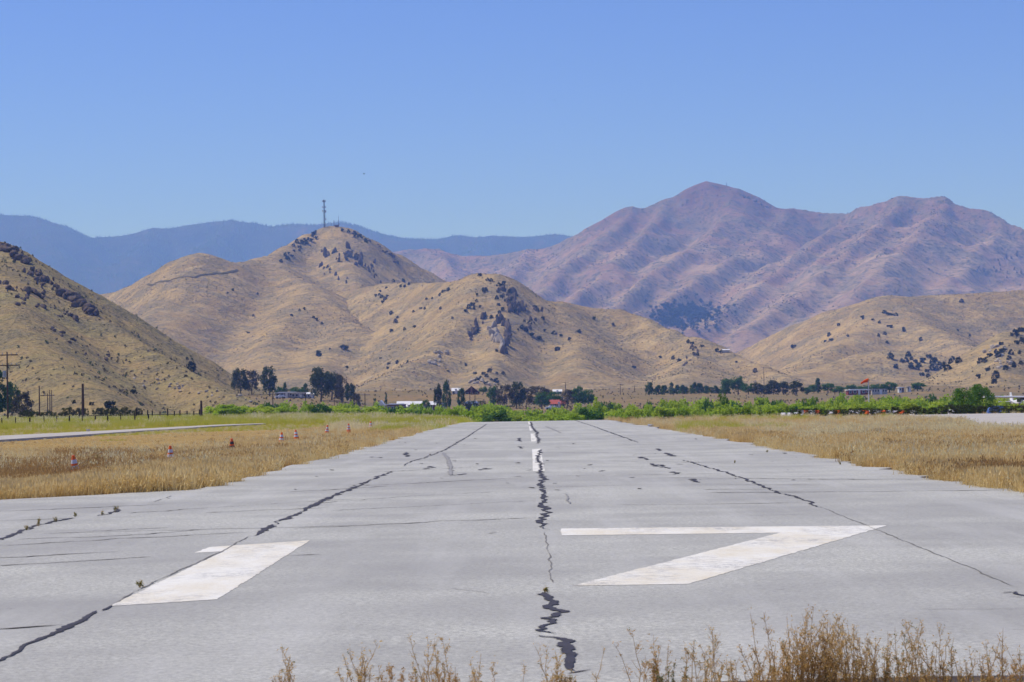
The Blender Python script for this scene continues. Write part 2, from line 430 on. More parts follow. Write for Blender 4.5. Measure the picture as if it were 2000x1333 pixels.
def hill(name, ridges, bounds, step, slope, rnd, material, k=14.0, rough=0.10, lam=90.0, seed=1, gully=0.0, an=1.0, micro=0.02, warp=0.22, spur=1.0):
    an0 = an
    x0, x1, y0, y1 = bounds
    xs, ys = np.arange(x0, x1 + step, step), np.arange(y0, y1 + step, step)
    X, Y = np.meshgrid(xs, ys)
    wx = X + lam * warp / an0 * fbm(X / lam, Y / lam, 3, seed + 40); wy = Y + lam * warp * fbm(X / lam + 9, Y / lam, 3, seed + 50)
    H = None; crest = np.zeros_like(X) + 1e9
    for i, rd in enumerate(ridges):
        sl = slope
        if i: sl = slope * spur
        if isinstance(rd, tuple): rd, sl = rd
        an = an0 if i == 0 else 1 + (an0 - 1) * 0.45
        P = [at(*p) for p in rd]
        best = np.full(X.shape, -1e6)
        for a, b in zip(P[:-1], P[1:]):
            dx, dy = (b.x - a.x) * an, b.y - a.y
            L2 = dx * dx + dy * dy
            for (qx, qy, sel) in ((X, Y, 0), (wx, wy, 1)):
                tt = np.clip(((qx - a.x) * an * dx + (qy - a.y) * dy) / L2, 0, 1)
                dd = np.hypot((qx - a.x) * an - tt * dx, qy - (a.y + tt * dy))
                if sel == 0: d0 = dd
                else: d1 = dd
            w = np.clip(d0 / (4 * rnd), 0, 1)
            dd = d0 * (1 - w) + d1 * w
            best = np.maximum(best, a.z + tt * (b.z - a.z) - sl * (np.sqrt(dd * dd + rnd * rnd) - rnd))
            crest = np.minimum(crest, d0)
        H = best if H is None else smax(H, best, k)
    away = np.clip(crest / (3 * rnd), 0, 1)
    top = np.clip((H - ground_z(X, Y)) / (60.0 * lam / 90), 0, 1)
    amp = rough * lam
    H = H + amp * away * top * (fbm(X / lam, Y / lam, 5, seed) * 0.7 - 0.25)
    if gully: H = H + gully * away * top * (fbm(wx / (lam * 1.3), wy / (lam * 1.3), 4, seed + 7, True) - 0.62)
    H = H + micro * lam * fbm(X * 6 / lam, Y * 6 / lam, 4, seed + 3) * (0.35 + 0.65 * away)
    H = smax(H, ground_z(X, Y) - 1.2, k)
    ny, nx = X.shape
    idx = np.arange(nx * ny).reshape(ny, nx)
    F = np.stack([idx[:-1, :-1], idx[:-1, 1:], idx[1:, 1:], idx[1:, :-1]], -1).reshape(-1, 4)
    o = mesh_obj(name, np.stack([X, Y, H], -1).reshape(-1, 3), F, material, smooth=True)
    HF.append((x0, y0, step, H))
    return tag(o, kind='structure')

def sheet_rows(name, ys, xl, xr, zf, material, ncol=24, thick=0.0):
    """a sheet given by its side edges at each row, with a skirt at its rim"""
    V, F = [], []
    for i, y in enumerate(ys):
        for j in range(ncol + 1):
            x = xl[i] + (xr[i] - xl[i]) * j / ncol
            V.append((x, y, float(zf(x, y))))
    n = ncol + 1
    for i in range(len(ys) - 1):
        for j in range(ncol):
            F.append((i * n + j, i * n + j + 1, (i + 1) * n + j + 1, (i + 1) * n + j))
    if thick:
        rim = [j for j in range(n)] + [i * n + ncol for i in range(1, len(ys))] + [(len(ys) - 1) * n + j for j in range(ncol - 1, -1, -1)] + [i * n for i in range(len(ys) - 2, 0, -1)]
        b = len(V)
        for r in rim: V.append((V[r][0], V[r][1], V[r][2] - thick))
        for i in range(len(rim)):
            k = (i + 1) % len(rim)
            F.append((rim[k], rim[i], b + i, b + k))
    return mesh_obj(name, V, F, material)
# the ground: one sheet, fine near the field and coarse towards the horizon
gy = np.concatenate([[-4000, -1500, -500, -100, 0], np.arange(10, 300, 6), np.arange(300, 1200, 15), np.geomspace(1200, 20000, 60)])
gu = np.concatenate([np.linspace(-1.6, -0.32, 18), np.linspace(-0.3, 0.3, 141), np.linspace(0.32, 1.6, 18)])
GX = gu[None, :] * np.clip(gy, 120, None)[:, None] * 1.0
GX = GX + np.sign(gu)[None, :] * np.where(np.abs(gu) > 0.31, 1.0, 0.0)[None, :] * np.linspace(0, 1, 1)
GY = np.repeat(gy[:, None], len(gu), 1)
far_side = np.where(gy[:, None] < 1500, np.abs(gu[None, :]) > 1.55, False)
GX = np.where(far_side, np.sign(GX) * 4000.0, GX)
GZ = ground_z(GX, GY)
idx = np.arange(GX.size).reshape(GX.shape)
ground = mesh_obj('ground', np.stack([GX, GY, GZ], -1).reshape(-1, 3), np.stack([idx[:-1, :-1], idx[:-1, 1:], idx[1:, 1:], idx[1:, :-1]], -1).reshape(-1, 4), M['ground'], smooth=True)
tag(ground, kind='structure')

# ---- hills: each is a set of ridge lines (pixel x, pixel y, depth in metres)
hill('left_hill', [
    [(-700, 250, 1350), (-400, 318, 1200), (-150, 400, 1080), (0, 478, 1000), (60, 515, 965), (120, 560, 930), (180, 606, 890), (240, 650, 850), (300, 688, 810), (370, 728, 770), (440, 762, 730), (505, 790, 690)],
    [(0, 478, 1000), (20, 570, 860), (60, 660, 740), (130, 730, 650), (200, 775, 590)],
    ], (-640, -30, 480, 1700), 3.0, 0.36, 14, M['hill_left'], k=5, rough=0.03, lam=45, seed=3, gully=3.0, an=2.6, micro=0.028, warp=0.05)
hill('tower_hill', [
    [(-120, 600, 2800), (60, 592, 2750), (150, 582, 2700), (230, 571, 2650), (290, 541, 2600), (340, 512, 2550), (390, 503, 2530), (440, 512, 2560), (480, 516, 2650), (520, 500, 2750), (560, 480, 2820), (600, 457, 2880), (635, 447, 2900), (680, 448, 2900), (720, 468, 2920), (770, 495, 2950), (820, 525, 2980), (880, 556, 3000), (950, 590, 3050)],
    [(390, 505, 2530), (360, 560, 2380), (300, 615, 2250), (240, 660, 2100)],
    [(500, 520, 2680), (450, 560, 2480), (390, 600, 2300), (320, 640, 2150), (270, 700, 1980)],
    [(530, 515, 2720), (580, 545, 2530), (610, 572, 2430), (650, 610, 2300), (685, 640, 2200), (740, 655, 2120), (820, 684, 2000)],
    [(600, 565, 2440), (555, 630, 2230), (520, 700, 2020), (540, 752, 1820)],
    [(680, 640, 2200), (640, 695, 2000), (600, 742, 1800)],
    ([(655, 449, 2900), (672, 500, 2760), (690, 550, 2620)], 0.62),
    ], (-960, 120, 1640, 3500), 4.5, 0.46, 26, M['hill'], k=20, rough=0.05, lam=110, seed=11, gully=9.0, an=1.9, micro=0.022)
hill('crag_hill', [
    [(640, 575, 2600), (690, 566, 2500), (760, 553, 2400), (830, 553, 2300), (880, 551, 2200), (930, 541, 2120), (965, 537, 2100), (1000, 553, 2110), (1040, 578, 2130), (1090, 594, 2150), (1150, 602, 2160), (1210, 605, 2150), (1260, 620, 2120), (1310, 644, 2080), (1360, 667, 2030), (1420, 690, 1960), (1480, 712, 1880), (1530, 738, 1800)],
    [(940, 541, 2120), (912, 590, 2000), (885, 640, 1900), (840, 690, 1780), (770, 735, 1650), (700, 766, 1540)],
    ([(985, 546, 2105), (985, 620, 1950), (968, 690, 1800), (945, 745, 1650)], 0.6),
    [(1100, 597, 2150), (1120, 660, 1960), (1130, 722, 1750)],
    [(1360, 668, 2030), (1350, 712, 1850), (1330, 748, 1680)],
    ], (-380, 460, 1420, 2750), 4.0, 0.40, 18, M['hill'], k=12, rough=0.055, lam=80, seed=23, gully=8.0, an=1.9, micro=0.03)
hill('saddle_hill', [
    [(1380, 715, 2950), (1440, 690, 2850), (1500, 662, 2800), (1560, 632, 2750), (1620, 607, 2700), (1700, 588, 2680), (1780, 580, 2680), (1850, 575, 2700), (1920, 571, 2720), (2000, 567, 2750), (2150, 555, 2800), (2500, 540, 2900)],
    [(1720, 590, 2680), (1690, 640, 2450), (1620, 690, 2250), (1540, 735, 2050), (1490, 756, 1930)],
    [(1540, 752, 1900), (1620, 715, 2000), (1680, 692, 2050), (1740, 684, 2080), (1800, 687, 2080), (1850, 700, 2060), (1900, 722, 2020), (1960, 745, 1950)],
    [(1740, 589, 2680), (1807, 640, 2430), (1860, 665, 2320), (1914, 690, 2200), (1960, 715, 2100)],
    ], (140, 1000, 1780, 3300), 4.5, 0.42, 24, M['hill'], k=16, rough=0.05, lam=100, seed=31, gully=6.0, an=1.8)
hill('right_hill', [
    [(1770, 772, 1320), (1850, 728, 1400), (1900, 698, 1430), (1950, 665, 1460), (2000, 638, 1490), (2080, 588, 1550), (2250, 520, 1620), (2500, 480, 1700)],
    [(1965, 657, 1465), (1962, 710, 1330), (1950, 755, 1200)],
    ], (190, 640, 1080, 2000), 3.2, 0.40, 14, M['hill'], k=10, rough=0.06, lam=60, seed=41, gully=4.0, an=2.2)
hill('big_mountain', [
    [(560, 520, 8300), (760, 495, 8100), (800, 487, 8000), (860, 490, 8000), (900, 500, 7900), (960, 499, 7800), (1030, 492, 7700), (1090, 474, 7600), (1140, 450, 7500), (1180, 434, 7500), (1235, 407, 7500), (1280, 413, 7500), (1300, 396, 7500), (1340, 371, 7500), (1380, 354, 7500), (1420, 364, 7500), (1440, 374, 7500), (1480, 391, 7500), (1512, 412, 7500), (1550, 413, 7500), (1600, 416, 7450), (1660, 417, 7400), (1700, 402, 7300), (1745, 389, 7200), (1800, 387, 7150), (1840, 385, 7100), (1880, 404, 7050), (1920, 428, 7000), (1960, 446, 6950), (2000, 456, 6900), (2200, 480, 6900), (2600, 470, 7200)],
    [(860, 490, 8000), (880, 530, 7300), (840, 580, 6600)],
    [(1030, 493, 7700), (1000, 540, 7000), (960, 580, 6400)],
    [(1235, 408, 7500), (1180, 462, 7000), (1110, 520, 6500), (1050, 575, 6000), (1000, 610, 5600)],
    [(1300, 396, 7500), (1250, 470, 6900), (1190, 530, 6300), (1110, 590, 5700)],
    [(1440, 374, 7500), (1400, 440, 7000), (1330, 500, 6500), (1250, 555, 6000), (1190, 600, 5500)],
    [(1550, 414, 7500), (1470, 475, 6900), (1390, 530, 6300), (1300, 585, 5700), (1230, 620, 5300)],
    [(1680, 410, 7350), (1590, 480, 6700), (1500, 540, 6100), (1420, 595, 5600), (1350, 640, 5100)],
    [(1760, 388, 7200), (1700, 455, 6600), (1620, 520, 6000), (1540, 580, 5500), (1470, 640, 5000)],
    [(1850, 388, 7100), (1800, 450, 6500), (1730, 520, 5900), (1660, 580, 5400), (1580, 640, 4900)],
    [(1960, 446, 6950), (1910, 500, 6400), (1850, 560, 5900), (1790, 610, 5400)],
    [(2090, 470, 6900), (2040, 530, 6300), (1980, 580, 5800)],
    ], (-1150, 2700, 4300, 9200), 12.5, 0.64, 16, M['mountain'], k=34, rough=0.06, lam=280, seed=51, gully=24.0, an=1.5, micro=0.022, warp=0.4, spur=0.78)
hill('far_range', [
    [(-900, 440, 14500), (-400, 400, 14300), (-150, 405, 14200), (0, 420, 14000), (60, 427, 14000), (120, 441, 14000), (180, 463, 14000), (230, 461, 14000), (300, 450, 14000), (380, 438, 14000), (450, 433, 14000), (500, 435, 14000), (540, 442, 14000), (600, 438, 14000), (660, 439, 14000), (720, 459, 14000), (790, 466, 14000), (840, 468, 14000), (890, 461, 14000), (960, 465, 14000), (1030, 461, 14000), (1080, 457, 14000), (1130, 467, 14000), (1300, 480, 14000), (1700, 470, 14200), (2300, 470, 14500)],
    [(60, 427, 14000), (120, 510, 12800), (160, 590, 11800)],
    [(450, 433, 14000), (400, 500, 12900), (330, 570, 12000)],
    [(660, 439, 14000), (740, 510, 12900), (780, 580, 12000)],
    [(300, 450, 14000), (250, 520, 12900), (230, 590, 12000)],
    [(960, 465, 14000), (900, 510, 13000), (860, 560, 12300)],
    ], (-5600, 4000, 11200, 16000), 45.0, 0.5, 60, M['range'], k=60, rough=0.06, lam=800, seed=61, gully=110.0, an=1.0)

# ---- pavements
edge_l = [(380, 957), (430, 945), (520, 920), (650, 890), (775, 857), (875, 831), (905, 825)]
PL = [flat(*p) for p in edge_l]
PR = [flat(*p) for p in [(1190, 821), (1275, 834), (1400, 855), (1525, 877), (1800, 927), (2005, 961)]][::-1]
ly, lx = [5, 22, 45.2] + [p.y for p in PL] + [430], [-47, -30, -9.8] + [p.x for p in PL] + [PL[-1].x + 0.2]
ry, rx = [5] + [p.y for p in PR] + [430], [PR[0].x + 0.7] + [p.x for p in PR] + [PR[-1].x]
def pave_l(y): return np.interp(y, ly, lx)
def pave_r(y): return np.interp(y, ry, rx)
NEAR_Y = 14.35
rows = np.concatenate([np.linspace(NEAR_Y, 44, 40), np.linspace(45, 60, 31), np.linspace(62, 190, 60), np.linspace(192, 430, 90)])
jit = lambda y, s: 0.35 * (2 * vnoise(y * 0.9, 0 * y + s, s) - 1) + 0.07 * (2 * vnoise(y * 4, 0 * y, s + 1) - 1)
runway = sheet_rows('runway', rows, pave_l(rows) + jit(rows, 3), pave_r(rows) + jit(rows, 8), lambda x, y: runway_z(y) + (0.02 * (vnoise(x * 1.3, 0, 77) - 0.5) if y < NEAR_Y + .1 else 0), M['asphalt'], 30, 0.14)
tag(runway, kind='structure')

# taxiway beside the field
tn, tf = [flat(*p) for p in [(-60, 866), (0, 861.5), (150, 852), (300, 842), (430, 833.5), (520, 829)]], [flat(*p) for p in [(-60, 857), (0, 853.5), (150, 846), (300, 838), (430, 831), (520, 828)]]
def strip_between(name, A, B, material, dz, n=40, kind='structure', zf=ground_z):
    def res(P):
        L = np.cumsum([0] + [(b - a).length for a, b in zip(P[:-1], P[1:])])
        s = np.linspace(0, L[-1], n)
        return np.interp(s, L, [p.x for p in P]), np.interp(s, L, [p.y for p in P])
    ax, ay = res(A); bx, by = res(B)
    V, F, m = [], [], 9
    for i in range(n):
        for j in range(m):
            f = j / (m - 1)
            x, y = ax[i] * (1 - f) + bx[i] * f, ay[i] * (1 - f) + by[i] * f
            V.append((x, y, float(zf(x, y)) + dz))
    for i in range(n - 1):
        for j in range(m - 1):
            F.append((i * m + j, i * m + j + 1, (i + 1) * m + j + 1, (i + 1) * m + j))
    nb = len(V)
    for j in (0, m - 1):                      # side faces down into the ground
        s0 = len(V)
        for i in range(n): V.append((V[i * m + j][0], V[i * m + j][1], V[i * m + j][2] - dz - 0.15))
        for i in range(n - 1): F.append((i * m + j, s0 + i, s0 + i + 1, (i + 1) * m + j))
    o = mesh_obj(name, V, F, material)
    if kind: tag(o, kind=kind)
    return o, np.array([(p.x, p.y) for p in A] + [(p.x, p.y) for p in B[::-1]])
_, POLY_TAXI = strip_between('taxiway', tn, tf, M['concrete'], 0.13)
rn = [flat(*p) for p in [(1485, 813.6), (1600, 813), (1700, 813.6), (1800, 814.6), (1880, 820), (1905, 834), (1950, 838), (2070, 836)]]
rf = [flat(*p) for p in [(1485, 812), (1600, 809.5), (1700, 808.6), (1800, 807.6), (1900, 806.6), (1950, 806), (2000, 805.6), (2070, 805)]]
_, POLY_ROAD = strip_between('service_road', rn, rf, M['concrete'], 0.045, 60)

def inside(poly, x, y):
    c = np.zeros(np.shape(x), bool); n = len(poly)
    for i in range(n):
        x1, y1 = poly[i]; x2, y2 = poly[(i + 1) % n]
        k = ((y1 > y) != (y2 > y)) & (x < (x2 - x1) * (y - y1) / (y2 - y1 + 1e-9) + x1)
        c ^= k
    return c

# ---- runway markings: parts of the runway, thin sheets above it
def mark(name, pts, material, dz, label=None, sub=10):
    P = [flat(*p) for p in pts]
    # ragged outline: edges resampled with a little wear
    V = []
    for a, b in zip(P, P[1:] + P[:1]):
        n = max(2, int((b - a).length / 0.05))
        nrm = Vector((b.y - a.y, a.x - b.x, 0)).normalized()
        for i in range(n):
            q = a.lerp(b, i / n)
            j = (0.012 * (2 * vnoise(q.x * 9, q.y * 9, 4) - 1) + 0.016 * max(0.0, float(2 * vnoise(q.x * 21, q.y * 21, 6) - 1))) * (0 if i == 0 else 1)
            V.append((q.x + nrm.x * j, q.y + nrm.y * j, float(runway_z(q.y)) + dz))
    o = mesh_obj(name, V, [tuple(range(len(V)))], material, runway)
    if label: o['label'] = label
    return o
mark('numeral_one', [(214, 1185), (424, 1171.5), (605.5, 1056), (409.5, 1069.3), (381, 1080.5), (437.5, 1077.7)], M['paint'], 0.003, 'yellow stained white painted numeral 1 of the runway number 17')
mark('numeral_seven', [(1118, 1145), (1343.7, 1141.4), (1732.5, 1027), (1095, 1033), (1098, 1046.5), (1524, 1041.3)], M['paint'], 0.003, 'white painted numeral 7 of the runway number 17')
for q in ([(1039, 878), (1056, 877), (1064.5, 920), (1040.5, 920.7)], [(1036, 847.5), (1047.5, 847), (1050, 862.5), (1037.5, 863)], [(1033, 833), (1039, 833), (1041, 841), (1034.5, 842)], [(1031, 824), (1035.5, 824), (1037, 829.5), (1032.5, 829.5)]):
    mark('centerline_stripe', q, M['paint_worn'], 0.003)

def crack(name, pts, w, material, dz, jag=0.03, seed=1, wvar=0.5, step=0.1, taper=True):
    """an irregular ribbon on the pavement along a pixel path; w in metres"""
    P = [flat(*p) for p in pts]
    L = np.cumsum([0] + [(b - a).length for a, b in zip(P[:-1], P[1:])])
    n = int(min(500, max(4, L[-1] / step)))
    s = np.linspace(0, L[-1], n)
    x, y = np.interp(s, L, [p.x for p in P]), np.interp(s, L, [p.y for p in P])
    tx, ty = np.gradient(x), np.gradient(y); l = np.hypot(tx, ty) + 1e-9; nx, ny = -ty / l, tx / l
    off = jag * 2 * (vnoise(s * 2.1, s * 0, seed) - 0.5) + jag * 1.2 * (vnoise(s * 7, s * 0, seed + 1) - 0.5)
    hw = 0.5 * w * (0.7 + 0.6 * hashn(np.arange(n), np.arange(n) * 0, seed + 9)) * (1 - wvar + 2 * wvar * vnoise(s * 1.3, s * 0, seed + 2)) * (0.75 + 0.5 * vnoise(s * 9, s * 0, seed + 3))
    if taper: hw = hw * np.clip(np.minimum(s, L[-1] - s) / (0.05 * L[-1] + 0.02), 0.06, 1)
    V, F = [], []
    for i in range(n):
        for sg in (-1, 1):
            X, Y = x[i] + nx[i] * (off[i] + sg * hw[i]), y[i] + ny[i] * (off[i] + sg * hw[i])
            V.append((X, Y, float(runway_z(Y)) + dz))
        if i: F.append((2 * i - 2, 2 * i - 1, 2 * i + 1, 2 * i))
    return mesh_obj(name, V, F, material, runway)

def tar(pts, w, jag=0.03, seed=1, step=0.06, wvar=0.5): return crack('tar_seam', pts, w, M['tar'], 0.007, jag, seed, wvar, step)
tar([(1155, 1309), (1105, 1318)], 0.03, 0.01, 2)
tar([(1128, 1312), (1116, 1300), (1122, 1280), (1108, 1262), (1106, 1250), (1064, 1242)], 0.06, 0.04, 3, 0.03)
tar([(1070, 1240), (1059, 1232), (1083, 1216), (1064, 1208), (1094, 1196), (1073, 1187), (1081, 1177), (1064, 1166), (1070, 1158)], 0.06, 0.06, 4, 0.03)
tar([(1066, 1036), (1060, 1022), (1066, 1000), (1060, 985), (1063, 965), (1055, 948), (1062, 938), (1054, 924), (1056, 910), (1050, 898), (1055, 878)], 0.08, 0.05, 5, 0.12)
tar([(1050, 868), (1053, 861), (1047, 850), (1049, 845), (1040, 837), (1036, 824)], 0.10, 0.07, 6, 0.3)
tar([(-30, 1304), (20, 1282), (60, 1258), (100, 1241), (130, 1226), (165, 1209), (192, 1194)], 0.06, 0.02, 7, 0.05)
tar([(192, 1194), (218, 1184)], 0.025, 0.03, 8)
tar([(484, 1049), (520, 1034), (560, 1012), (600, 995), (640, 975), (690, 954), (722, 939), (766, 921)], 0.075, 0.05, 9, 0.1, 0.8)
tar([(784, 913), (800, 903), (832, 894), (870, 879), (910, 855), (952, 828)], 0.055, 0.05, 10, 0.2)
tar([(1606, 993), (1560, 974), (1520, 962), (1480, 946), (1440, 931), (1400, 918), (1334, 899)], 0.055, 0.05, 11, 0.12)
tar([(1316, 892), (1298, 885)], 0.12, 0.05, 12); tar([(1290, 881), (1283, 877)], 0.12, 0.05, 13)
tar([(1250, 866), (1200, 848), (1150, 830), (1115, 819)], 0.07, 0.05, 14, 0.3)
tar([(1958, 1160), (1985, 1157), (2005, 1165)], 0.05, 0.03, 15); tar([(1965, 1166), (2010, 1167)], 0.03, 0.02, 16)
for i, (a, b) in enumerate([((1250, 893), (1262, 899)), ((1270, 906), (1284, 912)), ((1282, 908), (1295, 911)), ((1293, 912), (1304, 916)), ((1315, 922), (1325, 927)), ((1351, 936), (1368, 943)), ((835, 916), (846, 911)), ((893, 929), (905, 926)), ((941, 919), (954, 915)), ((792, 884), (796, 893)), ((1014, 856), (1016, 863)), ((1016, 872), (1018, 877)), ((726, 893), (748, 895)), ((1000, 932), (1012, 931))]):
    tar([a, b], 0.10, 0.08, 20 + i)
def hair(pts, w=0.035, seed=1, jag=0.05): return crack('crack_line', pts, w, M['hair'] if w > 0.02 else M['seam'], 0.005, jag, seed, 0.6, 0.12)
HAIR = [[(-20, 1229), (125, 1223)], [(-20, 1106), (140, 1097), (295, 1088)], [(-20, 1092), (240, 1078)], [(-20, 1068), (240, 1053), (485, 1041)], [(30, 1054), (240, 1047), (400, 1035)],
        [(80, 1043), (400, 1035), (700, 1027)], [(-20, 1018), (150, 1013)], [(-20, 1000), (110, 995), (330, 985)], [(240, 1004), (480, 988), (700, 975)], [(570, 1033), (700, 1028), (880, 1018), (1052, 1012)],
        [(650, 998), (850, 988), (1056, 978)], [(600, 985), (800, 970), (972, 961)], [(700, 950), (1050, 932)], [(560, 962), (760, 950)], [(1072, 952), (1350, 946), (1620, 948)], [(1200, 987), (1350, 986), (1570, 983)],
        [(1370, 957), (1500, 956)], [(1380, 963), (1700, 961), (2010, 957)], [(560, 1087), (632, 1084)], [(1080, 930), (1400, 926)], [(1300, 934), (1800, 938)], [(1000, 905), (1200, 902), (1450, 905)],
        [(700, 925), (940, 912)], [(800, 900), (1000, 893)], [(1090, 884), (1400, 888)], [(820, 880), (1000, 876)], [(1100, 868), (1320, 870)], [(400, 1002), (640, 992)], [(150, 1040), (330, 1031)],
        [(1780, 1191), (2010, 1190)], [(1605, 992), (1680, 1022), (1725, 1040), (1800, 1071), (1900, 1112), (1990, 1150)], [(216, 1183), (300, 1138), (420, 1084), (486, 1048)], [(1063, 1040), (1072, 1080), (1078, 1140)],
        [(0, 1056), (60, 1031), (110, 1019), (150, 1012)], [(300, 981), (335, 969)], [(335, 969), (322, 973), (334, 975)], [(880, 1150), (960, 1160)], [(1420, 1010), (1600, 1004)], [(1500, 975), (1900, 972)]]
for i, h in enumerate(HAIR): hair(h, random.uniform(0.03, 0.06) if i < 29 else 0.014, 60 + i, 0.08 if i < 29 else 0.015)
for i, h in enumerate([[(0, 1056), (60, 1031), (110, 1019), (150, 1012)], [(195, 1008), (222, 1002), (227, 992)]]): tar(h, 0.06, 0.05, 120 + i)
for i, h in enumerate([[(865, 884), (874, 896), (880, 912), (881, 930)], [(1066, 833), (1082, 840), (1095, 846)], [(1105, 965), (1111, 985)], [(1085, 874), (1093, 876)], [(970, 1040), (950, 1044)]]):
    crack('skid_mark', h, 0.10 if i < 2 else 0.03, M['skid'], 0.012, 0.02, 130 + i, 0.3, 0.1)
for i in range(60):
    px, py = random.uniform(560, 1560), random.uniform(836, 960)
    if flat(px, py).x < float(pave_l(flat(px, py).y)) + 0.5 or flat(px, py).x > float(pave_r(flat(px, py).y)) - 0.5: continue
    crack('tar_spot', [(px, py), (px + random.uniform(-5, 7), py + random.uniform(0.3, 1.6))], random.uniform(0.03, 0.08), M['hair'], 0.008, 0.04, 200 + i, 0.5, 0.08)
# ------------------------------------------------------------------ leaf clouds, trees, shrubs
def leaves(rs, centers, radii, per, size, flat_z=0.75, up=0.0, shell=0.45):
    """triangles spread through clumps; returns verts, faces"""
    C = np.repeat(np.asarray(centers, float), per, 0); Rr = np.repeat(np.asarray(radii, float), per)
    n = len(C)
    d = rs.normal(size=(n, 3)); d /= np.linalg.norm(d, axis=1)[:, None]
    r = Rr * (shell + (1 - shell) * rs.random(n)) * (0.85 + 0.3 * rs.random(n))
    p = C + d * r[:, None] * np.array([1, 1, flat_z])
    a = rs.normal(size=(n, 3)); a[:, 2] *= 0.6; a /= np.linalg.norm(a, axis=1)[:, None]
    b = np.cross(a, d + 0.6 * rs.normal(size=(n, 3))); b /= np.linalg.norm(b, axis=1)[:, None] + 1e-9
    s = (size * (0.6 + 0.8 * rs.random(n)))[:, None]
    b[:, 2] += up
    V = np.stack([p - a * s * 0.5, p + a * s * 0.5, p + b * s * 1.1], 1).reshape(-1, 3)
    return V, np.arange(3 * n).reshape(-1, 3)

def clumps(rs, n, profile, z0, z1, fill=0.35):
    """clump centres inside a crown whose half width at height fraction t is profile(t)"""
    out, rad = [], []
    for i in range(n):
        t = rs.random() ** 0.9
        w = profile(t)
        r = w * math.sqrt(fill + (1 - fill) * rs.random()) * 0.86
        th = rs.random() * 6.283
        out.append((r * math.cos(th), r * math.sin(th), z0 + (z1 - z0) * t))
        rad.append((0.13 + 0.10 * rs.random()))
    return np.array(out), np.array(rad)

KINDS = {   # profile, z0, clump count, clump radius factor, leaves per clump, leaf size, trunk, material
    'eucalyptus': (lambda t: 0.16 + 0.34 * math.sin(math.pi * min(1, t * 0.80 + 0.14)) ** 0.8, 0.16, 46, 0.85, 46, 0.060, 0.040, 'euc'),
    'broadleaf': (lambda t: 0.14 + 0.36 * math.sqrt(max(0, 1 - (1.75 * t - 0.80) ** 2)), 0.20, 44, 0.95, 48, 0.062, 0.045, 'green'),
    'greytree': (lambda t: 0.14 + 0.36 * math.sqrt(max(0, 1 - (1.7 * t - 0.75) ** 2)), 0.08, 44, 0.85, 42, 0.058, 0.035, 'greyleaf'),
    'conifer': (lambda t: 0.04 + 0.46 * (1 - t) ** 0.8, 0.05, 50, 0.62, 40, 0.056, 0.03, 'darkgreen'),
    'pine': (lambda t: 0.12 + 0.38 * (1 - t) ** 0.55 * min(1, 0.35 + 3 * t), 0.12, 40, 0.75, 42, 0.062, 0.035, 'darkgreen'),
    'cypress': (lambda t: 0.06 + 0.44 * (1 - t) ** 0.7 * min(1, 0.5 + 4 * t), 0.02, 44, 0.55, 44, 0.045, 0.03, 'darkgreen'),
    'olivetree': (lambda t: 0.16 + 0.34 * math.sin(math.pi * min(1, t * 0.8 + 0.15)), 0.05, 46, 0.85, 44, 0.062, 0.03, 'olive'),
    'willow': (lambda t: 0.20 + 0.30 * math.sqrt(max(0, 1 - (1.25 * t - 0.25) ** 2)), -0.02, 64, 0.9, 60, 0.064, 0.012, 'willow'),
    'cottonwood': (lambda t: 0.18 + 0.32 * math.sin(math.pi * min(1, t * 0.72 + 0.2)), 0.03, 80, 0.72, 64, 0.036, 0.022, 'cotton'),
    'hedge': (lambda t: 0.28 + 0.22 * math.sqrt(max(0, 1 - t * t)), 0.0, 40, 0.8, 46, 0.055, 0.012, 'hedge'),
}
PROTO = {}
for ki, (kn, (prof, z0, nc, rf, per, size, tr, mt)) in enumerate(KINDS.items()):
    for var in range(3):
        rs = np.random.default_rng(100 + ki * 7 + var)
        cs, rad = clumps(rs, nc, prof, z0 + 0.06, 0.93)
        # uneven outline: push whole sectors in or out, drop some clumps
        th = np.arctan2(cs[:, 1], cs[:, 0])
        k = 0.78 + 0.36 * vnoise(th * 1.6 + 10, cs[:, 2] * 3.5, 300 + ki * 3 + var)
        cs[:, :2] *= k[:, None]
        keep = rs.random(len(cs)) > 0.12
        V, F = leaves(rs, cs[keep], rad[keep] * rf, per, size, 0.8 if kn != 'eucalyptus' else 1.15)
        root = bpy.data.objects.new(kn, None)
        cr = mesh_obj('crown', V, F, M[mt], root, link=False)
        tm = MB()
        if kn in ('willow', 'hedge', 'cottonwood'):
            for j in range(5):
                a = rs.random() * 6.28; tm.tube([(0.04 * math.cos(a), 0.04 * math.sin(a), -0.08), (0.12 * math.cos(a), 0.12 * math.sin(a), 0.3), (0.22 * math.cos(a), 0.22 * math.sin(a), 0.62)], [tr, tr * 0.7, tr * 0.25], 5)
        else:
            lean = (rs.random(2) - 0.5) * 0.06
            tm.tube([(0, 0, -0.06), (lean[0], lean[1], 0.3), (lean[0] * 2, lean[1] * 2, 0.85)], [tr, tr * 0.7, tr * 0.2], 6)
            for j in range(5):
                c = cs[rs.integers(len(cs))]; h = 0.18 + 0.4 * rs.random()
                tm.tube([(lean[0], lean[1], h), (c[0] * 0.5, c[1] * 0.5, (h + c[2]) / 2 + 0.03), tuple(c)], [tr * 0.5, tr * 0.35, tr * 0.12], 5)
        tm.build('trunk', M['bark'], root, link=False)
        PROTO[kn, var] = root

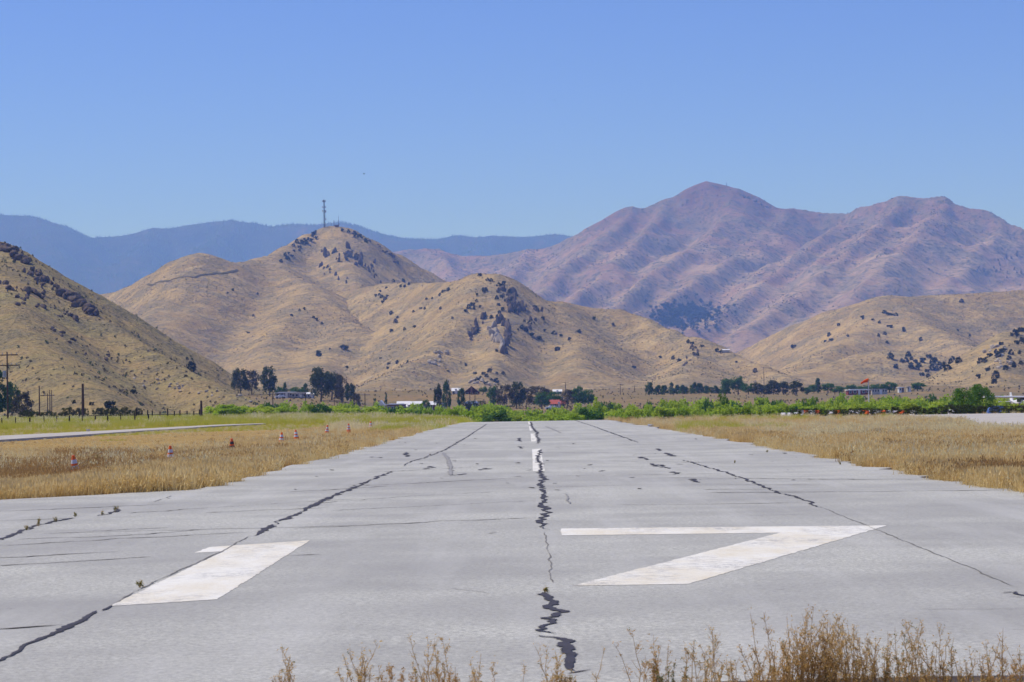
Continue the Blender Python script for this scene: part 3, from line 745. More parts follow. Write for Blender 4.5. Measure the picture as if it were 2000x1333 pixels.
NAMES = {'eucalyptus': 'eucalyptus_tree', 'broadleaf': 'broadleaf_tree', 'greytree': 'grey_tree', 'conifer': 'conifer_tree', 'pine': 'pine_tree', 'cypress': 'cypress_tree', 'olivetree': 'olive_tree', 'willow': 'willow_shrub', 'cottonwood': 'cottonwood_tree', 'hedge': 'hedge_shrub'}
CATS = {'willow': 'shrub', 'hedge': 'shrub'}
def plant(kind, px, base, top, w, depth, label, group=None, var=None, deep=0.0):
    """stand a tree so that its base, top and width span these pixels at this depth, rooted in the land"""
    g = on_land(px, depth)
    zt = at(px, top, depth).z
    zb = g.z if base is None else min(g.z, at(px, base, depth).z)
    zb = g.z - deep
    h = max(0.6, zt - zb)
    wd = w / F_PX * depth
    v = random.randrange(3) if var is None else var
    o = copy_tree(PROTO[kind, v], (g.x, g.y, zb), random.uniform(0, 6.28), (wd * random.uniform(0.95, 1.1), wd * random.uniform(0.95, 1.1), h))
    o.name = NAMES[kind]
    return tag(o, label, CATS.get(kind, 'tree'), group)

# trees round the houses, one by one
for a in [
    ('eucalyptus', 470, 0, 722, 36, 960, 'grey green eucalyptus, first of the tall trees at the foot of the rocky slope'),
    ('greytree', 492, 0, 724, 36, 965, 'brownish eucalyptus beside the first tall tree at the foot of the rocky slope'),
    ('eucalyptus', 527, 0, 719, 36, 950, 'tall lone eucalyptus with rounded pointed top before the bare hillside'),
    ('pine', 557, 0, 747, 12, 945, 'small grey conifer beside the long mobile home'),
    ('broadleaf', 548, 0, 756, 22, 955, 'low green tree at the foot of the lone eucalyptus'),
    ('broadleaf', 584, 0, 756, 36, 960, 'rounded green tree behind the flat roofed long house'),
    ('pine', 598, 0, 749, 16, 935, 'dark pine at the end of the flat roofed long house'),
    ('eucalyptus', 627, 0, 723, 50, 870, 'largest dark eucalyptus, widest of the grove below the tower hill'),
    ('eucalyptus', 648, 0, 731, 44, 880, 'dark eucalyptus leaning against the largest one of the grove'),
    ('greytree', 668, 0, 732, 30, 865, 'sparse grey brown eucalyptus with bare trunks in the grove'),
    ('eucalyptus', 684, 0, 751, 24, 860, 'shorter dark eucalyptus at the end of the grove'),
    ('greytree', 697, 0, 768, 20, 840, 'low brown tree beyond the end of the eucalyptus grove'),
    ('cypress', 733, 0, 778, 12, 820, 'small dark cone shaped tree beside the white gabled house'),
    ('cypress', 754, 0, 769, 11, 815, 'narrow dark pointed cypress before the white gabled house'),
    ('broadleaf', 832, 0, 782, 19, 800, 'small pale green tree among the white roofs'),
    ('eucalyptus', 856, 0, 754, 19, 800, 'slender pale eucalyptus of the pair beside the white shed'),
    ('pine', 873, 0, 744, 24, 795, 'tall dark pine of the pair beside the white shed'),
    ('pine', 901, 0, 759, 24, 800, 'dark green pine with dense foot in front of the white roof'),
    ('hedge', 922, 0, 783, 26, 790, 'dark clipped hedge below the white roofed building'),
    ('hedge', 940, 0, 783, 22, 790, 'dark clipped hedge beside the end of the white roofed building'),
    ('broadleaf', 945, 0, 756, 18, 980, 'small green tree beside the dark gabled barn'),
    ('broadleaf', 964, 0, 755, 24, 850, 'green tree at the start of the row below the crag'),
    ('greytree', 985, 0, 752, 36, 830, 'grey brown broad tree in the row below the crag'),
    ('eucalyptus', 1009, 0, 749, 34, 835, 'dark blue green tree in the middle of the row below the crag'),
    ('greytree', 1028, 0, 758, 28, 850, 'dark brownish tree behind the middle of the row below the crag'),
    ('greytree', 1054, 0, 754, 42, 900, 'wide brown crowned tree behind the bright green round one'),
    ('broadleaf', 1058, 0, 767, 32, 820, 'bright green round tree in front of the brown crowned one'),
    ('broadleaf', 1082, 0, 765, 34, 850, 'mid green tree beside the red roofed house'),
    ('greytree', 1108, 0, 762, 28, 820, 'bare looking brown tree in front of the red roofed house'),
    ('broadleaf', 1129, 0, 757, 38, 830, 'dark green round crowned tree at the end of the row below the crag'),
    ('broadleaf', 1149, 0, 761, 28, 840, 'last dark green round tree of the row, partly behind its neighbour'),
    ('willow', 690, 0, 787, 36, 430, 'yellow green rounded willow rising over the shrub belt below the grove'),
    ('willow', 448, 0, 791, 62, 330, 'wide bright green bush standing alone at the edge of the green field'),
    ('willow', 805, 0, 796, 30, 420, 'dark green rounded bush below the white roofs'),
    ('cottonwood', 1412, 0, 767, 30, 300, 'tall bright green pointed tree standing out of the shrub belt'),
    ('willow', 1168, 0, 778, 36, 300, 'broad bright green willow beside the far end of the runway'),
    ('cottonwood', 1572, 0, 777, 20, 330, 'dark green upright bush beside the white and orange barriers'),
    ('cottonwood', 1590, 0, 774, 26, 330, 'taller of the two dark green bushes beside the white and orange barriers'),
    ('cottonwood', 1880, 0, 758, 56, 245, 'large glossy cottonwood, lower half of the pair near the aircraft'),
    ('cottonwood', 1915, 0, 750, 66, 250, 'large glossy cottonwood, taller of the pair near the aircraft'),
    ('broadleaf', 1793, 0, 748, 30, 1020, 'lone round dark tree at the foot of the dry hill'),
    ('conifer', 1598, 0, 738, 22, 1040, 'tall pointed conifer rising above the row on the bench'),
    ('broadleaf', 1442, 0, 737, 30, 1030, 'tallest dark round tree of the row on the bench'),
    ('broadleaf', 1420, 0, 740, 26, 1030, 'dark round tree beside the tallest one of the row on the bench'),
    ('broadleaf', 1738, 0, 747, 34, 1010, 'dark round tree at the end of the row beside the trailers'),
    ('pine', -8, 0, 715, 70, 420, 'dark spreading tree cut by the frame edge behind the power pole'),
    ('pine', 24, 0, 747, 46, 470, 'dark green tree just behind the tall power pole'),
    ('greytree', 44, 0, 766, 42, 465, 'dark rounded olive tree beside the tall power pole'),
    ]:
    kind, px, _, top, w, dp, lab = a
    plant(kind, px, None, top, w, dp, lab)

# rows and belts
ORD = ['first', 'second', 'third', 'fourth', 'fifth', 'sixth', 'seventh', 'eighth', 'ninth', 'tenth', 'eleventh', 'twelfth', 'thirteenth', 'fourteenth', 'fifteenth', 'sixteenth', 'seventeenth', 'eighteenth', 'nineteenth']
def nth(i):
    if i < 19: return ORD[i]
    tens = ['twent', 'thirt', 'fort', 'fift', 'sixt', 'sevent', 'eight'][(i + 1) // 10 - 2]
    return tens + 'ieth' if (i + 1) % 10 == 0 else tens + 'y ' + ORD[(i + 1) % 10 - 1]
for i in range(24):
    px = 1268 + i * 6.8 + random.uniform(-3, 3)
    plant('conifer' if i % 3 else 'pine', px, None, random.uniform(746, 760), random.uniform(14, 24), random.uniform(1010, 1060), f'{nth(i)} dark conifer of the dense windbreak on the bench, from the runway side', 'windbreak conifers on the bench')
for px, tp, w, kd in [(1462, 749, 26, 'broadleaf'), (1480, 748, 28, 'olivetree'), (1497, 752, 24, 'olivetree'), (1511, 743, 32, 'olivetree'), (1531, 746, 28, 'olivetree'), (1556, 745, 34, 'olivetree'), (1577, 757, 22, 'broadleaf'), (1590, 752, 22, 'broadleaf'), (1618, 749, 30, 'broadleaf'), (1640, 755, 26, 'broadleaf'), (1664, 752, 26, 'broadleaf'), (1684, 755, 26, 'broadleaf'), (1702, 752, 28, 'broadleaf'), (1720, 750, 26, 'broadleaf')]:
    if kd == 'olivetree': plant(kd, px, None, tp, w, random.uniform(1005, 1040), f'{nth([1480, 1497, 1511, 1531, 1556].index(px))} olive grey round tree of the bench row, from the windbreak', 'olive trees on the bench')
    else: plant(kd, px, None, tp, w, random.uniform(1005, 1060), f'{nth([1462, 1577, 1590, 1618, 1640, 1664, 1684, 1702, 1720].index(px))} dark green broadleaf tree of the bench row, from the windbreak', 'broadleaf trees on the bench')
BELT = [(480, 797), (560, 794), (640, 792), (720, 792), (800, 797), (860, 797), (905, 798), (930, 793), (960, 792), (1000, 800), (1040, 805), (1080, 800), (1130, 797), (1165, 792), (1200, 796), (1240, 790), (1290, 789), (1340, 788), (1400, 785), (1440, 788), (1490, 785), (1530, 784), (1580, 788), (1620, 780), (1660, 776), (1700, 779), (1760, 783), (1830, 782), (1900, 780), (2020, 780)]
bx_, by_ = [b[0] for b in BELT], [b[1] for b in BELT]
for row, (n, d0, d1, dt) in enumerate([(60, 420, 470, -4), (76, 330, 390, 0), (90, 255, 300, 6)]):
    cnt = {'willow': 0, 'broadleaf': 0}
    for i in range(n):
        px = 430 + (1610 * (i + random.uniform(-0.4, 0.4))) / n
        if px < 860 and row == 2: continue
        d = random.uniform(d0, d1)
        top = np.interp(px, bx_, by_) + dt + random.uniform(-4, 7)
        g = on_land(px, d)
        if at(px, top, d).z - g.z < 0.7: continue
        kd = 'willow' if random.random() < 0.9 else 'broadleaf'
        where = ['back', 'middle', 'front'][row] + ' row of the riverside belt, from the slope'
        lab = f"{nth(cnt[kd])} {'yellow green willow' if kd == 'willow' else 'darker green tree'} {where}"; cnt[kd] += 1
        plant(kd, px, None, top, random.uniform(34, 66), d, lab, 'willow shrubs of the riverside belt' if kd == 'willow' else 'darker trees of the riverside belt')
for i in range(27):
    px = 1555 + i * 17.5 + random.uniform(-4, 4)
    d = 206 + random.uniform(-2, 4) + (4 if px < 1600 else 0)
    plant('hedge', px, None, (800 if px < 1640 else 797 if px < 1800 else 793) + random.uniform(-3, 3), random.uniform(20, 34), d, f'{nth(i)} low dark hedge shrub along the service road, from the runway side', 'hedge along the service road')
for i in range(22):
    px = 45 + i * 10.5 + random.uniform(-3, 3)
    plant('hedge', px, None, (803 if px < 120 else 798) + random.uniform(-3, 3), random.uniform(14, 24), 370 + random.uniform(-4, 4), f'{nth(i)} leafy shrub of the dark hedge behind the fence, from the power pole', 'hedge behind the fence')

# hillside bushes
BUSH = []
for var in range(4):
    rs = np.random.default_rng(500 + var)
    cs, rad = clumps(rs, 16, lambda t: 0.42 * math.sqrt(max(0, 1 - t * t)) + 0.08, 0.05, 0.85)
    V, F = leaves(rs, cs, rad * 1.1, 26, 0.13, 0.9)
    BUSH.append(mesh_obj('oak_bush', V, F, M['bush'], link=False))
def bush(px, py, w, label, group, mesh=None):
    p = hit(px, py + w * 0.25)
    if p is None: return
    s = w / F_PX * p.y
    o = random.choice(BUSH).copy(); COL.objects.link(o)
    o.location = (p.x, p.y, p.z - 0.08 * s); o.rotation_euler = (0, 0, random.uniform(0, 6.28)); h = random.uniform(0.75, 1.0)
    o.scale = (s, s * random.uniform(0.8, 1.1), s * h)
    return tag(o, label, 'bush', group)
c6 = lambda *q: [(150 + x / 2, 360 + y / 2) for x, y in q]
c7 = lambda *q: [(1000 + x / 2, 320 + y / 2) for x, y in q]
SETS = [
    ('dark oak bush in the thicket just below the radio tower', 'bushes below the radio tower', 8.5, c6((935, 185), (920, 200), (905, 215), (890, 215), (880, 230), (860, 225), (845, 240), (850, 260), (830, 270), (815, 275), (840, 280), (825, 290), (870, 245), (800, 300), (870, 260), (920, 220), (935, 210), (925, 190), (895, 225), (1040, 180), (1060, 185), (1085, 190), (1105, 200), (1090, 205), (1115, 208), (1130, 225))),
    ('lone dark bush on the smooth straw slope below the tower hill', 'lone bushes on the tower hill', 7, c6((648, 296), (592, 427), (706, 430), (688, 513), (670, 580), (838, 513), (870, 493), (888, 490), (925, 520), (937, 527), (958, 545), (612, 413), (432, 685), (988, 645), (1188, 680), (1215, 720), (1220, 700), (1252, 700), (1292, 695), (1055, 715), (925, 727), (1250, 690))),
    ('dark bush scattered over the saddle beside the crag', 'bushes on the saddle by the crag', 8.5, c6((1235, 380), (1275, 378), (1208, 405), (1265, 398), (1282, 398), (1300, 392), (1180, 430), (1190, 440), (1205, 445), (1195, 460), (1185, 420), (1165, 437), (1212, 440), (1230, 505), (1255, 522), (1245, 538), (1228, 572), (1282, 567), (1318, 556), (1315, 500), (1345, 485), (1360, 487), (1368, 450), (1390, 447), (1420, 433), (1435, 420), (1450, 413), (1465, 522), (1420, 485), (1565, 430), (1590, 415), (1600, 412), (1530, 480), (1545, 470), (1550, 485), (1560, 455), (1575, 480), (1520, 495))),
    ('dark bush growing among the rocks of the crag', 'bushes on the crag', 9, c6((1575, 356), (1605, 375), (1620, 375), (1650, 395), (1662, 398), (1670, 388), (1690, 420), (1660, 440), (1640, 445), (1700, 445), (1720, 435), (1680, 455), (1645, 470), (1700, 465), (1730, 470), (1665, 490), (1650, 505), (1690, 500), (1715, 500), (1640, 520), (1620, 520), (1750, 535), (1770, 545), (1790, 480), (1800, 495), (1820, 525), (1740, 560), (1755, 570), (1865, 580), (1890, 590), (1925, 605), (1960, 577), (1878, 645), (1830, 572), (1805, 600), (1780, 590), (1640, 650), (1560, 575))),
    ('dark bush in the rocky patch just above the dark gabled barn', 'bushes above the barn', 9, c6((1555, 740), (1600, 750), (1615, 730), (1640, 740), (1665, 740), (1580, 760), (1620, 765), (1600, 775), (1640, 770), (1520, 705), (1450, 730), (1562, 765), (1590, 738))),
    ('dark bush on the long spur running down from the crag hill', 'bushes on the long spur', 8, c7((178, 725), (262, 657), (395, 630), (690, 697), (705, 699), (735, 712), (800, 730), (820, 735), (710, 740), (725, 745), (630, 762), (655, 768), (580, 757), (875, 777), (950, 808), (475, 793), (320, 608), (745, 712))),
    ('dark bush scattered on the broad dry hill beyond the windsock', 'bushes beyond the windsock', 8.5, c7((1275, 630), (1370, 605), (1410, 610), (1455, 580), (1470, 585), (1485, 588), (1500, 590), (1435, 622), (1470, 635), (1480, 637), (1240, 670), (1245, 690), (1225, 693), (1310, 672), (1455, 665), (1430, 670), (1465, 697), (1595, 690), (1740, 652), (1790, 672), (1755, 535), (1100, 712), (1530, 650))),
    ('dark oak bush in the dense cluster on the low round hill', 'bush cluster on the low round hill', 13, c7((1480, 755), (1520, 768), (1545, 748), (1560, 762), (1575, 775), (1590, 785), (1605, 770), (1560, 790), (1500, 795), (1540, 770), (1630, 755), (1640, 775), (1655, 765), (1670, 780), (1640, 800), (1620, 810), (1600, 825), (1625, 830), (1690, 790), (1715, 775), (1720, 760), (1745, 770), (1700, 800), (1680, 795), (1660, 800), (1585, 800))),
    ('dark oak bush among the pale rocks of the steep hill by the frame edge', 'bushes on the steep hill', 14, c7((1830, 770), (1850, 770), (1865, 750), (1890, 735), (1920, 730), (1910, 705), (1950, 740), (1970, 700), (1990, 690), (1960, 665), (1940, 760), (1980, 740), (1900, 750), (1860, 805), (1890, 830), (1885, 855), (1820, 835), (1990, 780), (1960, 790), (1930, 800), (1975, 660), (1990, 650))),
    ]
for lab, grp, w, pts in SETS:
    for x, y in pts: bush(x + random.uniform(-1, 1), y + random.uniform(-1, 1), w * random.uniform(0.7, 1.25), lab, grp)
for x, y, w, lab in [(374, 719, 22, 'large round dark bush on the crest of the rocky slope'), (261, 766, 15, 'round dark bush alone on the grassy foot of the rocky slope'), (215, 791, 22, 'low wide dark bush above the hedge on the rocky slope'), (179, 789, 10, 'small dark bush near the low wide one on the rocky slope'), (672, 679, 17, 'largest dark bush on the straw slope above the grove'), (622, 692, 16, 'wide dark bush on the straw slope above the grove'), (145, 786, 9, 'smallest dark bush above the hedge on the rocky slope')]:
    bush(x, y, w, lab, None)

# ------------------------------------------------------------------ scattered stuff (geometry nodes on points)
def scatter(name, pts, scl, protos, tilt=0.1, rot=None):
    me = bpy.data.meshes.new(name)
    pts = np.asarray(pts, np.float32)
    me.vertices.add(len(pts)); me.vertices.foreach_set('co', pts.ravel())
    for nm, arr, typ in (('scl', np.asarray(scl, np.float32), 'FLOAT'), ('rot', rng.random(len(pts)).astype(np.float32) * 6.28 if rot is None else rot.astype(np.float32), 'FLOAT'), ('idx', rng.integers(0, len(protos), len(pts)).astype(np.int32), 'INT')):
        at_ = me.attributes.new(nm, typ, 'POINT'); at_.data.foreach_set('value', arr)
    o = bpy.data.objects.new(name, me); COL.objects.link(o)
    pc = bpy.data.collections.new(name + '_pieces')
    for p in protos: pc.objects.link(p)
    ng = bpy.data.node_groups.new(name + '_scatter', 'GeometryNodeTree')
    ng.interface.new_socket('Geometry', in_out='INPUT', socket_type='NodeSocketGeometry')
    ng.interface.new_socket('Geometry', in_out='OUTPUT', socket_type='NodeSocketGeometry')
    N, L = ng.nodes, ng.links
    gi, go = N.new('NodeGroupInput'), N.new('NodeGroupOutput')
    ip = N.new('GeometryNodeInstanceOnPoints'); ci = N.new('GeometryNodeCollectionInfo')
    ci.inputs['Collection'].default_value = pc; ci.inputs['Separate Children'].default_value = True; ci.inputs['Reset Children'].default_value = True
    def attr(nm, typ):
        a = N.new('GeometryNodeInputNamedAttribute'); a.data_type = typ; a.inputs['Name'].default_value = nm
        return a.outputs['Attribute']
    cx = N.new('ShaderNodeCombineXYZ'); L.new(attr('rot', 'FLOAT'), cx.inputs['Z'])
    L.new(gi.outputs[0], ip.inputs['Points']); L.new(ci.outputs[0], ip.inputs['Instance'])
    ip.inputs['Pick Instance'].default_value = True
    L.new(attr('idx', 'INT'), ip.inputs['Instance Index'])
    L.new(cx.outputs[0], ip.inputs['Rotation']); L.new(attr('scl', 'FLOAT'), ip.inputs['Scale'])
    L.new(ip.outputs[0], go.inputs[0])
    md = o.modifiers.new('scatter', 'NODES'); md.node_group = ng
    return tag(o, kind='stuff')

def tuft(name, seed, n, h, spread, material, width=0.012, lean=0.5, heads=False, link=False):
    rs = np.random.default_rng(seed)
    base = rs.normal(size=(n, 2)) * spread * 0.5
    a = rs.random(n) * 6.283; ln = lean * rs.random(n) * h
    hh = h * (0.45 + 0.75 * rs.random(n))
    tip = np.stack([base[:, 0] + np.cos(a) * ln, base[:, 1] + np.sin(a) * ln, hh], 1)
    wv = rs.random(n) * 6.283; w = width * (0.6 + 0.8 * rs.random(n))
    b0 = np.stack([base[:, 0] - np.cos(wv) * w, base[:, 1] - np.sin(wv) * w, np.full(n, -0.03)], 1)
    b1 = np.stack([base[:, 0] + np.cos(wv) * w, base[:, 1] + np.sin(wv) * w, np.full(n, -0.03)], 1)
    V = [np.stack([b0, b1, tip], 1).reshape(-1, 3)]
    if heads:   # seed heads: short wide blades near the tips
        m = n // 2; t0 = tip[:m] * [1, 1, 0.8] + np.stack([base[:m, 0] * 0.2, base[:m, 1] * 0.2, np.zeros(m)], 1) * 0
        s = width * 1.6
        V.append(np.stack([t0 + [-s, 0, 0], t0 + [s, 0, s], tip[:m] + rs.normal(size=(m, 3)) * h * 0.06], 1).reshape(-1, 3))
    V = np.concatenate(V)
    return mesh_obj(name, V, np.arange(len(V)).reshape(-1, 3), material, link=link)

def field(n, x_of_s, ymin, ymax, power=1.0):
    """points by line of sight: even over the picture, denser on the ground near the camera"""
    u = rng.random(n)
    y = 1.0 / (1.0 / ymax + u ** power * (1.0 / ymin - 1.0 / ymax))
    s = x_of_s[0] + (x_of_s[1] - x_of_s[0]) * rng.random(n)
    return s * y, y
def keep_off(x, y, pad=0.12):
    onp = (x > pave_l(y) - pad + 1.0 * (vnoise(y * 1.1, x * 0 + 5, 71) - 0.5)) & (x < pave_r(y) + pad + 1.0 * (vnoise(y * 1.1, x * 0 + 9, 72) - 0.5)) & (y > NEAR_Y)
    return ~onp & ~inside(POLY_TAXI, x, y) & ~inside(POLY_ROAD, x, y)
def put(name, x, y, scl, protos):
    scl = scl * np.where((x < -14.5) & (x > -60) & (y > 92) & (y < 212) & (x / y > -0.26), 0.3, 1.0)      # mown along the taxiway
    return scatter(name, np.stack([x, y, ground_z(x, y)], 1), scl, protos)

dry = [tuft('dry_grass_tuft', 10 + i, 46, 0.30, 0.22, M['straw'], 0.008, 0.7, True) for i in range(5)]
x, y = field(120000, (-0.235, 0.235), 38, 215, 0.75)
k = keep_off(x, y)
dn = fbm(x / 5, y / 9, 3, 33)
for px_, py_ in [(148, 928), (334, 903), (454, 883), (549, 867), (579, 860), (638, 848), (681, 844), (724, 840)]:   # trampled round each cone
    q = flat(px_, py_); k &= ~((np.abs(x - q.x) < 0.35) & (y > q.y - 2.6) & (y < q.y + 0.4))
left_short = (x < 0) & (np.abs(x + 13.5 + 0.02 * y) < 2.6)            # the trodden, thinner strip between the cones
k &= rng.random(len(x)) < np.where(left_short, 0.35, 0.8 + 0.4 * dn)
x, y = x[k], y[k]
edge = np.minimum(np.abs(x - pave_l(y)), np.abs(x - pave_r(y)))
s = (0.55 + 0.55 * rng.random(len(x))) * (0.85 + 0.35 * fbm(x / 3, y / 5, 2, 35)) * np.where(left_short[k], 0.5, 1.0) * (1 + 0.25 * (edge < 1.2))
put('dry_grass', x, y, s, dry)
pale = [tuft('pale_grass_tuft', 20 + i, 40, 0.38, 0.25, M['straw_pale'], 0.010, 0.8, True) for i in range(3)]
x, y = field(16000, (-0.235, 0.235), 60, 215, 0.8)
k = keep_off(x, y) & (((x > 8) & (y > 95) & (fbm(x / 8, y / 20, 3, 43) > -0.15)) | (rng.random(len(x)) < 0.12))
put('pale_grass', x[k], y[k], 0.6 + 0.5 * rng.random(k.sum()), pale)
rst = [tuft('rusty_grass_tuft', 25 + i, 44, 0.28, 0.22, M['rust'], 0.008, 0.7, True) for i in range(3)]
x, y = field(26000, (-0.235, 0.235), 38, 215, 0.75)
k = keep_off(x, y) & (fbm(x / 6, y / 12, 4, 45) + 0.2 * rng.normal(size=len(x)) > 0.22)
put('rusty_grass', x[k], y[k], 0.6 + 0.6 * rng.random(k.sum()), rst)
x, y = field(3000, (-0.235, -0.02), 150, 430, 0.9)
k = keep_off(x, y) & (fbm(x / 9, y / 20, 4, 46) > -0.1)
put('pale_field_grass', x[k], y[k], (0.7 + 0.7 * rng.random(k.sum())) * np.interp(y[k], [150, 300], [0.9, 1.5]), [tuft('pale_field_tuft', 27 + i, 40, 0.4, 0.3, M['straw_pale'], 0.012, 0.8, True) for i in range(2)])
grn = [tuft('green_grass_tuft', 30 + i, 44, 0.55, 0.4, M['grass_green'], 0.014, 0.7, False) for i in range(4)]
x, y = field(44000, (-0.235, -0.02), 128, 460, 0.9)
gmask = fbm(x / 7, y / 16, 3, 47)
k = keep_off(x, y) & ((y > np.interp(x / y, [-0.22, -0.15, -0.1, -0.05, -0.02], [158, 145, 165, 160, 190]) + 75 * gmask)) & (y > 128) & ~((x < -15) & (y < 205) & (rng.random(len(x)) < 0.3))
put('green_grass', x[k], y[k], (0.55 + 0.6 * rng.random(k.sum())) * np.interp(y[k], [130, 200, 300], [0.55, 0.9, 1.2]), grn)
x, y = field(6000, (0.06, 0.235), 120, 205, 0.9)
k = keep_off(x, y) & (fbm(x / 9, y / 14, 3, 53) > 0.18)
put('green_weeds', x[k], y[k], 0.4 + 0.5 * rng.random(k.sum()), [tuft('green_weed_tuft', 40 + i, 40, 0.5, 0.4, M['grass_green'], 0.014, 0.7) for i in range(2)])

def blob(name, seed, material, n=46, size=0.26):
    rs = np.random.default_rng(seed)
    cs, rad = clumps(rs, 6, lambda t: 0.4 * math.sqrt(max(0, 1 - t * t)) + 0.06, 0.05, 0.6)
    V, F = leaves(rs, cs, rad * 1.2, n // 6, size, 0.9)
    return mesh_obj(name, V, F, material, link=False)
def over_hill(k, n, seed, thresh, lam):
    """random points on one height field, kept where it is the top surface, in the view and in the noise patches"""
    x0, y0, st, a = HF[k]
    r = np.random.default_rng(seed)
    ny, nx = a.shape
    x = x0 + r.random(n) * (nx - 2) * st; y = y0 + r.random(n) * (ny - 2) * st
    z = hf_sample(HF[k], x, y)
    ok = (z >= height(x, y) - 0.01) & (z > ground_z(x, y) + 0.5) & (np.abs(x / y) < 0.26) & (fbm(x / lam, y / lam, 4, seed) + 0.25 * r.normal(size=n) > thresh)
    return np.stack([x, y, z - 0.1], 1)[ok]
sg = [blob('sagebrush_piece', 70 + i, M['sage']) for i in range(3)]
for k, n, seed, th, lam, s0, nm in [(0, 34000, 81, 0.02, 40, 0.8, 'rocky_slope_scrub'), (1, 90000, 82, 0.12, 170, 0.85, 'tower_hill_scrub'), (2, 56000, 83, 0.1, 130, 0.8, 'crag_hill_scrub'), (3, 60000, 84, 0.12, 160, 0.85, 'saddle_hill_scrub'), (4, 16000, 85, 0.05, 80, 0.8, 'steep_hill_scrub')]:
    P = over_hill(k, n, seed, th, lam)
    scatter(nm, P, s0 * (0.5 + 1.1 * rng.random(len(P)) ** 2), sg)
gb = [blob('green_scrub_piece', 75 + i, M['sage_green']) for i in range(2)]
P = over_hill(0, 9000, 86, 0.2, 35); scatter('green_scrub', P, 0.9 * (0.5 + 1.3 * rng.random(len(P)) ** 2), gb)
db = [blob('brush_piece', 78 + i, M['brush'], 40, 0.3) for i in range(3)]
P = over_hill(5, 60000, 87, 0.06, 420); scatter('mountain_brush', P, 3.4 * (0.5 + 1.0 * rng.random(len(P)) ** 2), db)
x, y = field(5000, (-0.24, 0.24), 560, 1700, 0.8)
put('valley_sagebrush', x, y, 0.4 + 0.7 * rng.random(len(x)), sg)

# far conifer woods on the blue range
def far_tree(name, seed):
    rs = np.random.default_rng(seed); V, F = [], []
    for i in range(4):
        n = 6; z0, z1, r = i * 0.22 + 0.05, i * 0.22 + 0.42, 0.26 * (1 - i * 0.2)
        b = len(V); V += [(r * math.cos(a) * rs.uniform(0.7, 1.2), r * math.sin(a) * rs.uniform(0.7, 1.2), z0) for a in (2 * math.pi * j / n for j in range(n))] + [(0, 0, z1)]
        F += [(b + j, b + (j + 1) % n, b + n) for j in range(n)]
    return mesh_obj(name, V, F, M['darkgreen'], link=False)
ft = [far_tree('far_conifer_piece', 90 + i) for i in range(3)]
P = over_hill(6, 110000, 88, -0.6, 800)
crest = [at(*p) for p in [(-40, 413, 14000), (0, 420, 14000), (60, 427, 14000), (120, 441, 14000), (180, 463, 14000), (230, 461, 14000), (300, 450, 14000), (380, 438, 14000), (450, 433, 14000), (500, 435, 14000), (540, 442, 14000), (600, 438, 14000), (660, 439, 14000), (720, 459, 14000), (790, 466, 14000), (840, 468, 14000), (890, 461, 14000), (960, 465, 14000), (1030, 461, 14000), (1080, 457, 14000), (1130, 467, 14000)]]
cx_ = np.interp(rng.random(900), np.linspace(0, 1, len(crest)), [p.x for p in crest]); cy_ = 14000 + rng.normal(size=900) * 60
PC = np.stack([cx_, cy_, hf_sample(HF[6], cx_, cy_) - 1], 1)
P = np.concatenate([P, PC]); scatter('far_forest', P, 6 + 9 * rng.random(len(P)), ft)

q = [hit(1345 + rng.normal() * 32, 612 + rng.normal() * 11) for _ in range(300)] + [hit(1310 + rng.normal() * 30, 634 + rng.normal() * 8) for _ in range(120)]
P = np.array([tuple(p) for p in q if p is not None and p.y > 4000])
scatter('mountain_forest', P, 5 + 8 * rng.random(len(P)), [blob('mountain_tree_piece', 95 + i, M['bush'], 40, 0.3) for i in range(3)])
# ------------------------------------------------------------------ rocks
import bmesh
def boulder_mesh(name, seed, material, stretch=(1, 1, 1), cut=7):
    rs = np.random.default_rng(seed); bm = bmesh.new()
    bmesh.ops.create_icosphere(bm, subdivisions=2, radius=0.5)
    planes = [(Vector(rs.normal(size=3)).normalized(), 0.22 + 0.16 * rs.random()) for _ in range(cut)]
    for v in bm.verts:
        for n, d in planes:                       # flat broken faces
            e = v.co.dot(n) - d
            if e > 0: v.co -= n * e * 0.92
        v.co += Vector(rs.normal(size=3)) * 0.012
        v.co = Vector((v.co.x * stretch[0], v.co.y * stretch[1], v.co.z * stretch[2]))
    me = bpy.data.meshes.new(name); bm.to_mesh(me); bm.free(); me.materials.append(material)
    return bpy.data.objects.new(name, me)
ROCK = {'d': [boulder_mesh('boulder', 600 + i, M['rock'], (1, 0.9, 0.85)) for i in range(5)], 'p': [boulder_mesh('boulder', 620 + i, M['rock_pale'], (0.9, 0.9, 0.9)) for i in range(4)],
        's': [boulder_mesh('rock_slab', 640 + i, M['rock_pale'], (0.55, 0.6, 1.5), 9) for i in range(4)], 'k': [boulder_mesh('rock_slab', 660 + i, M['rock'], (0.6, 0.6, 1.4), 9) for i in range(4)]}
def rock(kind, px, py, w, label, group, sink=0.2):
    p = hit(px, py)
    if p is None: return
    s = 1.35 * w / F_PX * p.y
    o = random.choice(ROCK[kind]).copy(); COL.objects.link(o)
    o.location = (p.x, p.y, p.z + 0.5 * s * (0.5 - sink)); o.scale = (s * random.uniform(0.8, 1.3), s * random.uniform(0.8, 1.2), s * random.uniform(0.75, 1.15))
    o.rotation_euler = (random.uniform(-0.3, 0.3), random.uniform(-0.5, 0.1) if kind in 'sk' else random.uniform(-0.4, 0.4), random.uniform(0, 6.28))
    return tag(o, label, 'rock', group)
